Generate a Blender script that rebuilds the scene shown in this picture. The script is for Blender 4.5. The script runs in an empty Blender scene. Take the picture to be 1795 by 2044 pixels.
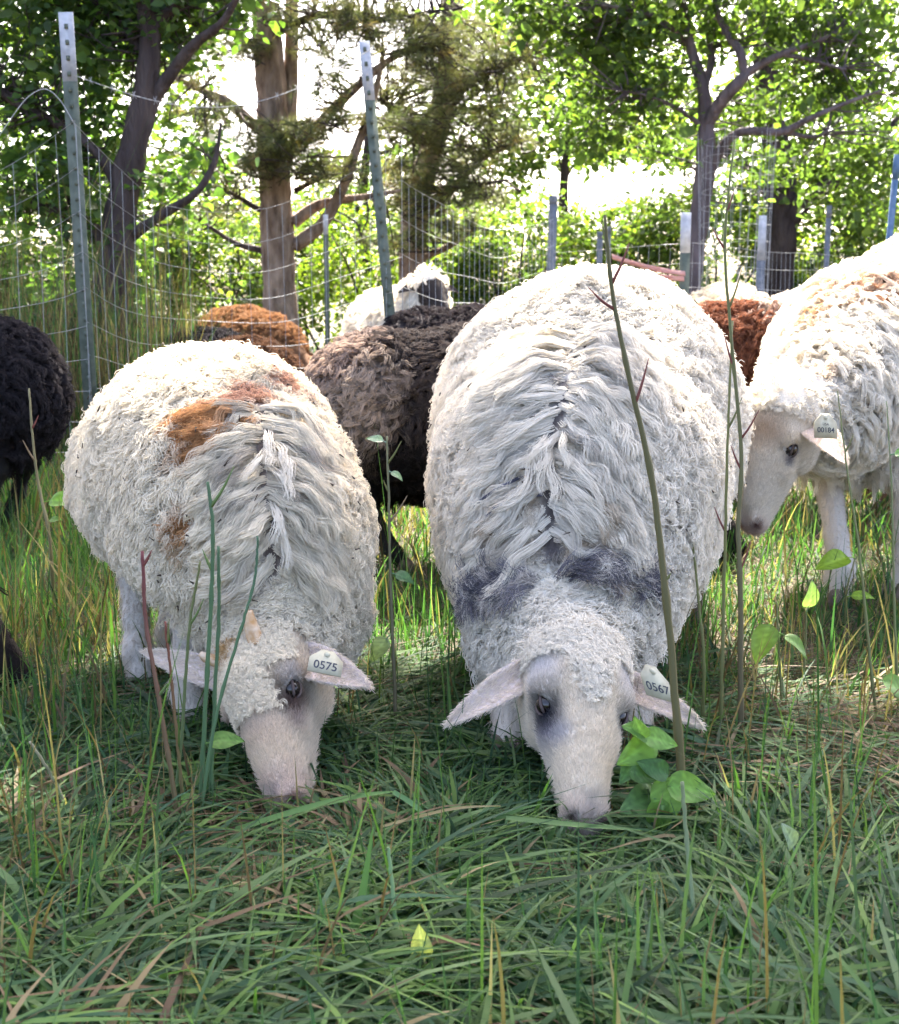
import bpy, math, random
import numpy as np
rng = np.random.default_rng(7)
random.seed(7)
scene = bpy.context.scene
C = scene.collection
R_ = math.radians

# ------------------------------------------------------------------ camera
CAMH, PITCH, FPX, CU, CV = 0.66, R_(9.9), 2467.0, 897.5, 1022.0
cam_d = bpy.data.cameras.new('camera')
cam = bpy.data.objects.new('camera', cam_d)
C.objects.link(cam)
cam.location = (0, 0, CAMH)
cam.rotation_euler = (math.pi / 2 - PITCH, 0, 0)
cam_d.sensor_fit = 'VERTICAL'
cam_d.sensor_height = 24.0
cam_d.lens = 24.0 * FPX / 2044.0
cam_d.clip_start = 0.05
cam_d.clip_end = 600
cam_d.dof.use_dof = True
cam_d.dof.focus_distance = 1.85
cam_d.dof.aperture_fstop = 8.0
scene.camera = cam

# ------------------------------------------------------------------ light
SUN_EL, SUN_AZ = R_(49), R_(4)        # azimuth from +Y (behind the flock) towards +X
w = bpy.data.worlds.new('World')
scene.world = w
w.use_nodes = True
nt = w.node_tree
nt.nodes.clear()
sky = nt.nodes.new('ShaderNodeTexSky')
sky.sky_type = 'NISHITA'
sky.sun_disc = False
sky.sun_elevation = SUN_EL
sky.sun_rotation = SUN_AZ
sky.air_density = 0.6
sky.dust_density = 6.0
sky.ozone_density = 0.6
bg = nt.nodes.new('ShaderNodeBackground')
bg.inputs['Strength'].default_value = 0.15
out = nt.nodes.new('ShaderNodeOutputWorld')
nt.links.new(sky.outputs[0], bg.inputs[0])
nt.links.new(bg.outputs[0], out.inputs[0])
sun_d = bpy.data.lights.new('sun', 'SUN')
sun_d.energy = 4.5
sun_d.angle = R_(0.55)
sun_d.color = (1.0, 0.94, 0.84)
sun = bpy.data.objects.new('sun', sun_d)
C.objects.link(sun)
sun.location = (0, 20, 20)
# lamp -Z must point from the sun to the scene
from mathutils import Vector, Matrix, Quaternion
sdir = Vector((math.sin(SUN_AZ) * math.cos(SUN_EL), math.cos(SUN_AZ) * math.cos(SUN_EL), math.sin(SUN_EL)))
sun.rotation_euler = sdir.to_track_quat('Z', 'Y').to_euler()
scene.view_settings.view_transform = 'Standard'
scene.view_settings.look = 'None'
scene.view_settings.gamma = 1.0
scene.view_settings.exposure = 3.12
scene.view_settings.use_curve_mapping = False
scene.render.film_transparent = False
cy = scene.cycles
cy.max_bounces = 6
cy.diffuse_bounces = 3
cy.glossy_bounces = 2
cy.transmission_bounces = 4
cy.transparent_max_bounces = 6
cy.use_denoising = True
cy.use_adaptive_sampling = True
cy.adaptive_threshold = 0.02
cy.sample_clamp_indirect = 6.0
try:
    scene.cycles_curves.shape = 'THICK'
except Exception:
    pass
scene.render.hair_type = 'STRAND'

# ------------------------------------------------------------------ helpers
def nrm(v):
    v = np.asarray(v, float)
    return v / np.maximum(np.linalg.norm(v, axis=-1, keepdims=True), 1e-9)

def V3(*a):
    return np.array(a, float)

_cp, _sp = math.cos(PITCH), math.sin(PITCH)
def ray(u, v):
    x, y = (u - CU) / FPX, (CV - v) / FPX
    return V3(x, _cp + y * _sp, -_sp + y * _cp)

def at(u, v, Y):
    """point seen at photo position (u, v) that stands Y metres away from the lens, along the ground"""
    d = ray(u, v)
    return V3(0, 0, CAMH) + d * (Y / d[1])

def gnd(u, v):
    d = ray(u, v)
    return V3(0, 0, CAMH) + d * (-CAMH / d[2])

def foot(u, Y):
    """ground point in column u at distance Y"""
    z = CAMH * _sp + Y * _cp
    return V3((u - CU) / FPX * z, Y, 0)

def link(o, parent=None):
    C.objects.link(o)
    if parent is not None:
        o.parent = parent
    return o

def tag(o, label=None, cat=None, group=None, kind=None):
    if label: o['label'] = label
    if cat: o['category'] = cat
    if group: o['group'] = group
    if kind: o['kind'] = kind
    return o

def empty(name, loc):
    o = bpy.data.objects.new(name, None)
    o.location = Vector(loc)
    o.empty_display_size = 0.1
    return link(o)

def mesh_obj(name, verts, faces, mat, parent=None, cols=None, smooth=True, nper=None):
    """faces: (n,3) or (n,4) array, or list of such arrays; verts in world space, moved under the parent"""
    verts = np.asarray(verts, np.float32)
    off = np.array(parent_origin(parent), np.float32)
    me = bpy.data.meshes.new(name)
    fl = faces if isinstance(faces, list) else [faces]
    fl = [np.asarray(f, np.int32) for f in fl if len(f)]
    me.vertices.add(len(verts))
    me.vertices.foreach_set('co', (verts - off).ravel())
    nl = sum(f.size for f in fl)
    me.loops.add(nl)
    me.loops.foreach_set('vertex_index', np.concatenate([f.ravel() for f in fl]))
    npoly = sum(len(f) for f in fl)
    me.polygons.add(npoly)
    tot = np.concatenate([np.full(len(f), f.shape[1], np.int32) for f in fl])
    st = np.concatenate([[0], np.cumsum(tot)[:-1]]).astype(np.int32)
    me.polygons.foreach_set('loop_start', st)
    me.polygons.foreach_set('loop_total', tot)
    if smooth:
        me.polygons.foreach_set('use_smooth', np.ones(npoly, bool))
    me.update(calc_edges=True)
    if cols is not None:
        c = np.ones((len(verts), 4), np.float32)
        c[:, :3] = np.clip(cols, 0, 1)
        a = me.attributes.new('col', 'FLOAT_COLOR', 'POINT')
        a.data.foreach_set('color', c.ravel())
    if mat is not None:
        me.materials.append(mat)
    o = bpy.data.objects.new(name, me)
    return link(o, parent)

def parent_origin(p):
    x = Vector((0, 0, 0))
    while p is not None:
        x = x + p.location
        p = p.parent
    return x

def vnoise(p, f=1.0, seed=0):
    """cheap smooth noise in -1..1 made of sines"""
    r = np.random.default_rng(seed)
    s = np.zeros(len(p))
    for k in range(5):
        d = nrm(r.normal(size=3)) * f * (0.7 + 0.35 * k)
        d2 = nrm(r.normal(size=3)) * f * (0.6 + 0.4 * k)
        s += np.sin(p @ d * 6.283 + r.uniform(0, 6.28)) * np.sin(p @ d2 * 6.283 + r.uniform(0, 6.28)) / (1 + 0.4 * k)
    return np.clip(s / 1.6, -1, 1)

# ------------------------------------------------------------------ materials
def new_mat(name):
    m = bpy.data.materials.new(name)
    m.use_nodes = True
    m.node_tree.nodes.clear()
    return m, m.node_tree.nodes, m.node_tree.links

def M_plain(name, col, rough=0.7, metal=0.0, noise=None, bump=0.0, nscale=30.0, col2=None, spec=0.3):
    m, N, L = new_mat(name)
    o = N.new('ShaderNodeOutputMaterial')
    b = N.new('ShaderNodeBsdfPrincipled')
    b.inputs['Base Color'].default_value = (*col, 1)
    b.inputs['Roughness'].default_value = rough
    b.inputs['Metallic'].default_value = metal
    b.inputs['Specular IOR Level'].default_value = spec
    L.new(b.outputs[0], o.inputs[0])
    if col2 is not None or bump:
        tc = N.new('ShaderNodeTexCoord')
        n = N.new('ShaderNodeTexNoise')
        n.inputs['Scale'].default_value = nscale
        n.inputs['Detail'].default_value = 5
        L.new(tc.outputs['Object'], n.inputs['Vector'])
        if col2 is not None:
            r = N.new('ShaderNodeValToRGB')
            r.color_ramp.elements[0].position = 0.35
            r.color_ramp.elements[1].position = 0.65
            r.color_ramp.elements[0].color = (*col, 1)
            r.color_ramp.elements[1].color = (*col2, 1)
            L.new(n.outputs['Fac'], r.inputs['Fac'])
            L.new(r.outputs[0], b.inputs['Base Color'])
        if bump:
            bm = N.new('ShaderNodeBump')
            bm.inputs['Strength'].default_value = bump
            bm.inputs['Distance'].default_value = 0.01
            L.new(n.outputs['Fac'], bm.inputs['Height'])
            L.new(bm.outputs[0], b.inputs['Normal'])
    return m

def M_attr(name, rough=0.8, transl=0.0, tcol=(1, 1, 1), spec=0.2, bump=0.0, bscale=200.0, sheen=0.0):
    """colour from the 'col' attribute; transl = share of light let through"""
    m, N, L = new_mat(name)
    o = N.new('ShaderNodeOutputMaterial')
    a = N.new('ShaderNodeAttribute')
    a.attribute_name = 'col'
    b = N.new('ShaderNodeBsdfPrincipled')
    b.inputs['Roughness'].default_value = rough
    b.inputs['Specular IOR Level'].default_value = spec
    L.new(a.outputs['Color'], b.inputs['Base Color'])
    if sheen:
        b.inputs['Sheen Weight'].default_value = sheen
    if bump:
        tc = N.new('ShaderNodeTexCoord')
        n = N.new('ShaderNodeTexNoise')
        n.inputs['Scale'].default_value = bscale
        n.inputs['Detail'].default_value = 3
        L.new(tc.outputs['Object'], n.inputs['Vector'])
        bm = N.new('ShaderNodeBump')
        bm.inputs['Strength'].default_value = bump
        bm.inputs['Distance'].default_value = 0.004
        L.new(n.outputs['Fac'], bm.inputs['Height'])
        L.new(bm.outputs[0], b.inputs['Normal'])
    if transl > 0:
        t = N.new('ShaderNodeBsdfTranslucent')
        mc = N.new('ShaderNodeMix')
        mc.data_type = 'RGBA'
        mc.blend_type = 'MULTIPLY'
        mc.inputs[0].default_value = 1.0
        L.new(a.outputs['Color'], mc.inputs[6])
        mc.inputs[7].default_value = (*tcol, 1)
        L.new(mc.outputs[2], t.inputs['Color'])
        mx = N.new('ShaderNodeMixShader')
        mx.inputs[0].default_value = transl
        L.new(b.outputs[0], mx.inputs[1])
        L.new(t.outputs[0], mx.inputs[2])
        L.new(mx.outputs[0], o.inputs[0])
    else:
        L.new(b.outputs[0], o.inputs[0])
    return m

def M_leaf(name, tint=(2.4, 2.6, 0.9), transl=0.5, rough=0.5, spec=0.25):
    m = M_attr(name, rough=rough, transl=transl, tcol=(1, 1, 1), spec=spec)
    # let the light that comes through be yellower and stronger than the reflected light, as in real leaves
    for n in m.node_tree.nodes:
        if n.type == 'MIX':
            n.inputs[7].default_value = (*tint, 1)
            n.clamp_result = False
    return m

def M_bark(name, c1, c2, scale=14.0, stretch=0.22, bump=0.9):
    m, N, L = new_mat(name)
    o = N.new('ShaderNodeOutputMaterial')
    b = N.new('ShaderNodeBsdfPrincipled')
    b.inputs['Roughness'].default_value = 0.95
    b.inputs['Specular IOR Level'].default_value = 0.1
    tc = N.new('ShaderNodeTexCoord')
    mp = N.new('ShaderNodeMapping')
    mp.inputs['Scale'].default_value = (1, 1, stretch)
    L.new(tc.outputs['Object'], mp.inputs[0])
    v = N.new('ShaderNodeTexVoronoi')
    v.inputs['Scale'].default_value = scale * 2
    v.feature = 'DISTANCE_TO_EDGE'
    n = N.new('ShaderNodeTexNoise')
    n.inputs['Scale'].default_value = scale
    n.inputs['Detail'].default_value = 8
    L.new(mp.outputs[0], n.inputs['Vector'])
    L.new(mp.outputs[0], v.inputs['Vector'])
    r = N.new('ShaderNodeValToRGB')
    r.color_ramp.elements[0].position = 0.3
    r.color_ramp.elements[1].position = 0.7
    r.color_ramp.elements[0].color = (*c1, 1)
    r.color_ramp.elements[1].color = (*c2, 1)
    L.new(n.outputs['Fac'], r.inputs['Fac'])
    L.new(r.outputs[0], b.inputs['Base Color'])
    ad = N.new('ShaderNodeMath')
    ad.operation = 'ADD'
    L.new(v.outputs['Distance'], ad.inputs[0])
    L.new(n.outputs['Fac'], ad.inputs[1])
    bm = N.new('ShaderNodeBump')
    bm.inputs['Strength'].default_value = bump
    bm.inputs['Distance'].default_value = 0.02
    L.new(ad.outputs[0], bm.inputs['Height'])
    L.new(bm.outputs[0], b.inputs['Normal'])
    L.new(b.outputs[0], o.inputs[0])
    return m

# ------------------------------------------------------------------ mesh makers
def resample(pts, n):
    """Catmull-Rom through pts, n samples"""
    pts = np.asarray(pts, float)
    if len(pts) == 2:
        t = np.linspace(0, 1, n)[:, None]
        return pts[0] * (1 - t) + pts[1] * t
    P = np.vstack([2 * pts[0] - pts[1], pts, 2 * pts[-1] - pts[-2]])
    m = len(pts) - 1
    t = np.linspace(0, m - 1e-6, n)
    i = t.astype(int)
    f = (t - i)[:, None]
    p0, p1, p2, p3 = P[i], P[i + 1], P[i + 2], P[i + 3]
    return 0.5 * (2 * p1 + (p2 - p0) * f + (2 * p0 - 5 * p1 + 4 * p2 - p3) * f ** 2 + (3 * p1 - p0 - 3 * p2 + p3) * f ** 3)

def tube(pts, radii, ns=8, n=None, rough=0.0, seed=0, cap=True):
    """verts, quad faces of a tapered tube; rough pushes the skin in and out"""
    pts = np.asarray(pts, float)
    radii = np.broadcast_to(np.asarray(radii, float), (len(pts),)) if np.ndim(radii) == 0 or len(np.atleast_1d(radii)) == len(pts) else radii
    if n is not None:
        r = np.interp(np.linspace(0, 1, n), np.linspace(0, 1, len(pts)), radii)
        pts = resample(pts, n)
        radii = r
    T = np.gradient(pts, axis=0)
    T = nrm(T)
    up = V3(0, 0, 1) if abs(T[0][2]) < 0.9 else V3(1, 0, 0)
    A = np.zeros_like(T)
    a = nrm(np.cross(T[0], up))
    for i in range(len(T)):
        a = a - T[i] * np.dot(a, T[i])
        a = nrm(a)
        A[i] = a
    B = np.cross(T, A)
    th = np.linspace(0, 2 * np.pi, ns, endpoint=False)
    ring = A[:, None] * np.cos(th)[None, :, None] + B[:, None] * np.sin(th)[None, :, None]
    rr = np.asarray(radii)[:, None, None] * np.ones((1, ns, 1))
    vv = pts[:, None] + ring * rr
    if rough:
        nz = vnoise(vv.reshape(-1, 3), 5.0, seed).reshape(len(pts), ns, 1) + 0.5 * vnoise(vv.reshape(-1, 3) * V3(1, 1, 0.3), 16.0, seed + 1).reshape(len(pts), ns, 1)
        vv = vv + ring * rr * nz * rough
    v = vv.reshape(-1, 3)
    i = np.arange(len(pts) - 1)[:, None] * ns
    j = np.arange(ns)[None, :]
    k = (j + 1) % ns
    f = np.stack([i + j, i + k, i + ns + k, i + ns + j], -1).reshape(-1, 4)
    if cap:
        c0, c1 = len(v), len(v) + 1
        v = np.vstack([v, pts[0], pts[-1]])
        l = (len(pts) - 1) * ns
        f0 = np.stack([np.full(ns, c0), k[0], j[0]], -1)
        f1 = np.stack([np.full(ns, c1), l + j[0], l + k[0]], -1)
        return v, f, np.vstack([f0, f1])
    return v, f, np.zeros((0, 3), int)

class Soup:
    """collects pieces of ONE part"""
    def __init__(s):
        s.v, s.q, s.t, s.c, s.n = [], [], [], [], 0
    def add(s, v, q=None, t=None, col=None):
        s.v.append(np.asarray(v, float))
        if q is not None and len(q): s.q.append(np.asarray(q) + s.n)
        if t is not None and len(t): s.t.append(np.asarray(t) + s.n)
        if col is not None:
            s.c.append(np.broadcast_to(np.asarray(col, float), (len(v), 3)))
        s.n += len(v)
        return s
    def tube(s, pts, radii, ns=6, n=None, col=None, **k):
        v, q, t = tube(pts, radii, ns, n, **k)
        return s.add(v, q, t, col)
    def box(s, a, b, col=None):
        x0, y0, z0 = a; x1, y1, z1 = b
        v = [(x0, y0, z0), (x1, y0, z0), (x1, y1, z0), (x0, y1, z0), (x0, y0, z1), (x1, y0, z1), (x1, y1, z1), (x0, y1, z1)]
        q = [(0, 3, 2, 1), (4, 5, 6, 7), (0, 1, 5, 4), (1, 2, 6, 5), (2, 3, 7, 6), (3, 0, 4, 7)]
        return s.add(np.array(v), q, None, col)
    def build(s, name, mat, parent=None, smooth=True, xf=None):
        v = np.vstack(s.v)
        if xf is not None:
            v = xf(v)
        fl = []
        if s.q: fl.append(np.vstack(s.q))
        if s.t: fl.append(np.vstack(s.t))
        return mesh_obj(name, v, fl, mat, parent, np.vstack(s.c) if s.c else None, smooth)
# ================================================================== ground
m_soil = M_plain('soil_thatch', (0.035, 0.026, 0.016), 0.95, col2=(0.075, 0.06, 0.03), bump=0.8, nscale=60)
gx = np.concatenate([np.linspace(-300, -9, 12), np.linspace(-8, 8, 90), np.linspace(9, 300, 12)])
gy = np.concatenate([np.linspace(-300, -3, 8), np.linspace(-2, 14, 110), np.linspace(16, 400, 14)])
GX, GY = np.meshgrid(gx, gy, indexing='ij')
gp = np.stack([GX.ravel(), GY.ravel(), np.zeros(GX.size)], -1)
def gz(x, y):
    p = np.stack([np.ravel(x), np.ravel(y), np.zeros(np.size(x))], -1)
    return (vnoise(p, 0.5, 3) * 0.012 + vnoise(p, 2.2, 4) * 0.006) * (np.abs(p[:, 1]) < 14)
gp[:, 2] = gz(gp[:, 0], gp[:, 1])
ny = len(gy)
ii, jj = np.meshgrid(np.arange(len(gx) - 1), np.arange(ny - 1), indexing='ij')
a0 = (ii * ny + jj).ravel()
gf = np.stack([a0, a0 + ny, a0 + ny + 1, a0 + 1], -1)
ground = mesh_obj('ground', gp, gf, m_soil)
tag(ground, 'bare brown soil and thatch under the pasture grass', kind='structure')

# ================================================================== leaves
def leaf_soup(cent, size, nor, ax, cols, wr=0.62, fold=0.18):
    """six-point leaves; cent (n,3) leaf base, ax direction of the midrib, nor the face normal"""
    n = len(cent)
    ax = nrm(ax)
    side = nrm(np.cross(ax, nor))
    up = np.cross(side, ax)
    prof = [(0, 0, 0), (0.28, 0.5, 1), (0.62, 0.42, 1), (1.0, 0, -0.4), (0.62, -0.42, 1), (0.28, -0.5, 1)]
    vs = []
    for t, s_, f_ in prof:
        vs.append(cent + ax * (t * size)[:, None] + side * (s_ * wr * size)[:, None] + up * (f_ * fold * size)[:, None] * (abs(s_) if s_ else 0.5))
    v = np.stack(vs, 1).reshape(-1, 3)
    b = (np.arange(n) * 6)[:, None]
    q = np.concatenate([b + np.array([[0, 1, 2, 3]]), b + np.array([[0, 3, 4, 5]])], 0)
    c = np.repeat(cols, 6, 0)
    return v, q, c

def blob_leaves(blobs, n, size, pal, clus=0.16, per=14, seed=0, droop=0.35, keep=None):
    """leaves in twig-sized clumps scattered through ellipsoids: blobs = [(centre, (rx,ry,rz), weight)]"""
    r = np.random.default_rng(seed)
    wts = np.array([b[2] for b in blobs], float)
    wts /= wts.sum()
    nc = max(1, n // per)
    bi = r.choice(len(blobs), nc, p=wts)
    cen = np.array([b[0] for b in blobs])[bi]
    rad = np.array([b[1] for b in blobs])[bi]
    d = nrm(r.normal(size=(nc, 3))) * (r.uniform(0, 1, (nc, 1)) ** 0.42)
    cc = cen + d * rad
    if keep is not None:
        cc = cc[keep(cc)]
        nc = len(cc)
    p = np.repeat(cc, per, 0)
    p = p + r.normal(size=p.shape) * clus * V3(1, 1, 0.7)
    N = len(p)
    nor = nrm(r.normal(size=(N, 3)) * 0.75 + V3(0, 0, 0.75))
    ax = nrm(r.normal(size=(N, 3)) * V3(1, 1, 0.4) + V3(0, 0, -droop))
    sz = size * r.lognormal(0, 0.28, N)
    pal = np.array(pal)
    col = pal[r.integers(0, len(pal), N)] * r.uniform(0.75, 1.25, (N, 1))
    tw = np.repeat(r.uniform(0.8, 1.2, nc), per)[:, None]
    return leaf_soup(p, sz, nor, ax, col * tw), cc

GREENS = [(0.054, 0.088, 0.024), (0.046, 0.076, 0.026), (0.068, 0.10, 0.026), (0.05, 0.08, 0.032), (0.09, 0.108, 0.028)]
DARKG = [(0.042, 0.078, 0.024), (0.05, 0.09, 0.026), (0.036, 0.066, 0.024), (0.066, 0.10, 0.028)]
m_leaf = M_leaf('leaf_broad', (2.2, 2.4, 0.85), 0.5)
m_leafd = M_leaf('leaf_dark', (2.2, 2.5, 0.8), 0.42)
m_needle = M_leaf('pine_needles', (1.8, 1.8, 0.9), 0.3)
m_barkp = M_bark('bark_pine', (0.10, 0.068, 0.05), (0.33, 0.25, 0.195), 16.0, .3, 1.0)
m_barkd = M_bark('bark_dark', (0.035, 0.026, 0.025), (0.085, 0.066, 0.06), 16.0)
m_barkg = M_bark('bark_greyish', (0.06, 0.048, 0.05), (0.16, 0.13, 0.135), 16.0)

def limb_pts(uvs):
    return np.array([at(u, v, Y) for (u, v, Y) in uvs])

def rad_at(px, Y):
    return px * 0.5 / FPX * (Y * _cp)

def limb(root, name, uvw, mat, ns=8, n=None, rough=0.12, seed=0):
    """uvw = list of (u, v, Y, width in photo pixels)"""
    pts = limb_pts([(a[0], a[1], a[2]) for a in uvw])
    rad = [rad_at(a[3], a[2]) for a in uvw]
    v, q, t = tube(pts, rad, ns, n or max(8, 5 * len(pts)), rough=rough, seed=seed)
    return mesh_obj(name, v, [q, t], mat, root), pts

def twigs(cc, anchors, mat, root, frac=0.25, seed=0, r0=0.006):
    """thin twigs that carry leaf clumps to the nearest limb point"""
    r = np.random.default_rng(seed)
    S = Soup()
    sel = cc[r.uniform(size=len(cc)) < frac]
    an = np.vstack(anchors)
    for c in sel:
        dd = np.linalg.norm(an - c, axis=1) + 0.8 * np.maximum(an[:, 2] - c[2], 0)
        k = r.choice(np.argsort(dd)[:14])
        if dd[k] > .75 or dd[k] < 0.05: continue
        mid = (an[k] + c) / 2 + r.normal(size=3) * 0.06 + V3(0, 0, -0.03)
        S.tube([an[k], mid, c], [r0, r0 * 0.7, r0 * 0.35], 4, 5)
    if S.n:
        o = S.build('twig', mat, root)
        tag(o, kind='stuff')

def dense(pts, n=30):
    return resample(np.asarray(pts), n)

# ------------------------------------------------------------------ the leafy tree at the fence corner (left)
YL = 6.3
tl = empty('broadleaf_tree', foot(210, YL))
tag(tl, 'dark ivy-clad broadleaf tree with leaning stem behind the white-topped fence post', 'tree', 'trees behind the fence')
b0 = foot(205, YL)
base_uv = [(215, 780, YL, 78), (222, 640, YL, 72), (240, 450, YL, 62), (262, 310, YL, 54), (288, 200, YL, 48), (300, 90, YL, 44), (292, -40, YL, 40), (300, -300, YL, 38), (270, -800, YL + .2, 34), (330, -1500, YL + .3, 26), (300, -2300, YL + .4, 12)]
tb = np.vstack([b0 + V3(0, 0, -.05), limb_pts([(a[0], a[1], a[2]) for a in base_uv])])
tr = [rad_at(95, YL)] + [rad_at(a[3], a[2]) for a in base_uv]
v, q, t = tube(tb, tr, 14, 90, rough=0.14, seed=5)
mesh_obj('trunk', v, [q, t], m_barkd, tl)
anch = [dense(tb, 80)]
for k, uv in enumerate([
    [(282, 250, YL, 34), (318, 180, YL, 28), (385, 92, YL - .1, 22), (447, 40, YL - .2, 15), (500, -60, YL - .3, 9)],
    [(262, 470, YL, 26), (325, 428, YL - .1, 19), (388, 388, YL - .2, 17), (424, 335, YL - .2, 13), (436, 290, YL - .2, 9), (441, 245, YL - .2, 4)],
    [(225, 520, YL, 34), (190, 455, YL + .1, 28), (120, 425, YL + .2, 24), (40, 400, YL + .3, 20), (-60, 360, YL + .3, 12)],
    [(240, 380, YL, 24), (190, 300, YL, 20), (90, 235, YL, 18), (10, 190, YL, 16), (-90, 100, YL, 9)],
    [(295, 120, YL, 26), (230, 20, YL + .2, 22), (150, -90, YL + .3, 18), (60, -300, YL + .3, 12)],
    [(298, 60, YL, 22), (350, 10, YL, 17), (420, -60, YL, 12), (520, -220, YL, 8)],
    [(200, 560, YL, 22), (150, 610, YL + .2, 18), (80, 640, YL + .3, 12)],
]):
    o, p = limb(tl, 'branch', uv, m_barkd, 8, None, 0.15, 20 + k)
    anch.append(dense(p))
bl = []
for (u, v_, rx, rz, wt) in [(60, 60, .28, .22, 1.3), (180, 110, .22, .2, 1.1), (80, 210, .28, .2, 1.2), (200, 260, .16, .18, .8), (330, 60, .3, .16, 1.2), (420, 20, .25, .12, .8),
                        (120, 330, .28, .16, 1.2), (30, 380, .2, .2, .9), (170, 430, .14, .16, .8), (250, 470, .1, .16, .5), (350, 380, .14, .1, .45), (420, 300, .1, .08, .35), (230, 580, .14, .16, .8), (190, 640, .12, .12, .5), (-60, 150, .3, .5, 1.2), (-40, -80, .5, .25, 1.3), (180, -80, .5, .25, 1.6), (420, -90, .4, .22, 1.2), (230, 20, .3, .2, 1.0), (120, -10, .3, .2, 1.0), (100, 560, .16, .14, .4)]:
    bl.append((at(u, v_, YL + .22), (rx, .42, rz), wt))
(vv, qq, cc_), cl = blob_leaves(bl, 9800, 0.052, DARKG, 0.07, 10, 11)
mesh_obj('crown', vv, qq, m_leafd, tl, cc_, smooth=False)
tag(C.objects[-1] if False else tl.children[-1], kind='stuff')
twigs(cl, anch, m_barkd, tl, 0.4, 12)

# unseen upper crown of the same tree, shaped to shade the near grass
def shade_mask(p):
    """leaf mask: keeps clumps that shade the near grass, leaves sunlight for the sheep backs"""
    ct = 1 / math.tan(SUN_EL)
    x0 = p[:, 0] - p[:, 2] * ct * math.sin(SUN_AZ)
    y0 = p[:, 1] - p[:, 2] * ct * math.cos(SUN_AZ)
    B = np.interp(x0, [-1.0, -.80, -.70, -.22, -.14, -.06, .02, .42, .50, .64, 1.2], [5.2, 4.2, 1.32, 1.32, 1.75, 1.75, 1.32, 1.32, 1.58, 1.75, 1.75])
    return (y0 < B + vnoise(p, .6, 5) * .03) & (p[:, 2] > 1.15 + .235 * p[:, 1])

def shade_canopy(root, cx, cy_, cz, rx, ry, rz, n, pal, mat, seed, size=0.10):
    r = np.random.default_rng(seed)
    bb = []
    for k in range(40):
        d = nrm(r.normal(size=3)) * r.uniform(0.1, 1.0) ** 0.5
        bb.append((V3(cx, cy_, cz) + d * V3(rx, ry, rz), (rx * .36, ry * .36, rz * .34), 1))
    (v, q, c), cl = blob_leaves(bb, n, size, pal, 0.042, 12, seed, keep=shade_mask)
    o = mesh_obj('crown', v, q, mat, root, c, smooth=False)
    tag(o, kind='stuff')
shade_canopy(tl, -1.9, 6.8, 8.4, 2.8, 2.4, 3.2, 44000, DARKG, m_leafd, 31)
shade_canopy(tl, -2.2, 8.0, 5.6, 2.1, 1.5, 1.6, 20000, DARKG, m_leafd, 35)  # extra low leaf mass out of view, added to shade the left grass

# ------------------------------------------------------------------ pines
def pine(label, base_u, Y, trunk_uvw, limbs, boughs, seed, stem2=None, ntuft=900):
    r = np.random.default_rng(seed)
    root = empty('pine_tree', foot(base_u, Y))
    tag(root, label, 'tree', 'trees behind the fence')
    pts = np.vstack([foot(base_u, Y) + V3(0, 0, -.05), limb_pts([(a[0], a[1], a[2]) for a in trunk_uvw])])
    rad = [rad_at(trunk_uvw[0][3] * 1.15, Y)] + [rad_at(a[3], a[2]) for a in trunk_uvw]
    v, q, t = tube(pts, rad, 18, 120, rough=0.07, seed=seed)
    mesh_obj('trunk', v, [q, t], m_barkp, root)
    if stem2:
        limb(root, 'stem', stem2, m_barkp, 12, 50, 0.08, seed + 1)
    anch = []
    for k, uv in enumerate(limbs):
        o, p = limb(root, 'branch', uv, m_barkp if k < 4 else m_barkd, 8, None, 0.1, seed + 5 + k)
        anch.append(dense(p, 24))
    # tufts of long needles on side shoots
    cen, dirs = [], []
    for (u, v_, dy, rx, rz, nt_) in boughs:
        c = at(u, v_, Y + dy)
        for _ in range(int(nt_ * 2.3)):
            d = nrm(r.normal(size=3)) * r.uniform(0, 1) ** 0.45 * V3(rx, .45, rz)
            cen.append(c + d)
            dirs.append(nrm(r.normal(size=3) * V3(1, 1, .35) + V3(0, 0, .25)))
    cen, dirs = np.array(cen), np.array(dirs)
    nn = 42
    base = np.repeat(cen, nn, 0)
    dd = np.repeat(dirs, nn, 0)
    base = base + dd * r.uniform(-0.10, 0.06, (len(base), 1))
    nd = nrm(dd * 0.75 + r.normal(size=base.shape) * 0.55)
    ln = r.uniform(0.07, 0.13, (len(base), 1))
    sd_ = nrm(np.cross(nd, r.normal(size=base.shape))) * 0.0021
    v = np.stack([base - sd_, base + sd_, base + nd * ln + V3(0, 0, -.012)], 1).reshape(-1, 3)
    t = np.arange(len(v)).reshape(-1, 3)
    pal = np.array([(0.11, 0.125, 0.05), (0.09, 0.115, 0.055), (0.14, 0.145, 0.06), (0.17, 0.135, 0.055)])
    pc = pal[r.choice(4, len(cen), p=[.35, .35, .22, .08])] * r.uniform(.7, 1.3, (len(cen), 1))
    c = np.repeat(np.repeat(pc, nn, 0), 3, 0)
    o = mesh_obj('crown', v, t, m_needle, root, c, smooth=False)
    tag(o, kind='stuff')
    S = Soup()
    an = np.vstack(anch + [dense(pts, 60)])
    for c, d in zip(cen, dirs):
        S.tube([c - d * .13, c + d * .06], [.0045, .003], 4)
    for c, d in zip(cen[::3], dirs[::3]):
        k = np.argmin(np.linalg.norm(an - c, axis=1))
        if np.linalg.norm(an[k] - c) < 1.3:
            m_ = (an[k] + c - d * .13) / 2 + r.normal(size=3) * .05
            S.tube([an[k], m_, c - d * .13], [.010, .008, .005], 4, 5)
    o = S.build('shoot', m_barkd, root)
    tag(o, kind='stuff')
    return root

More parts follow.
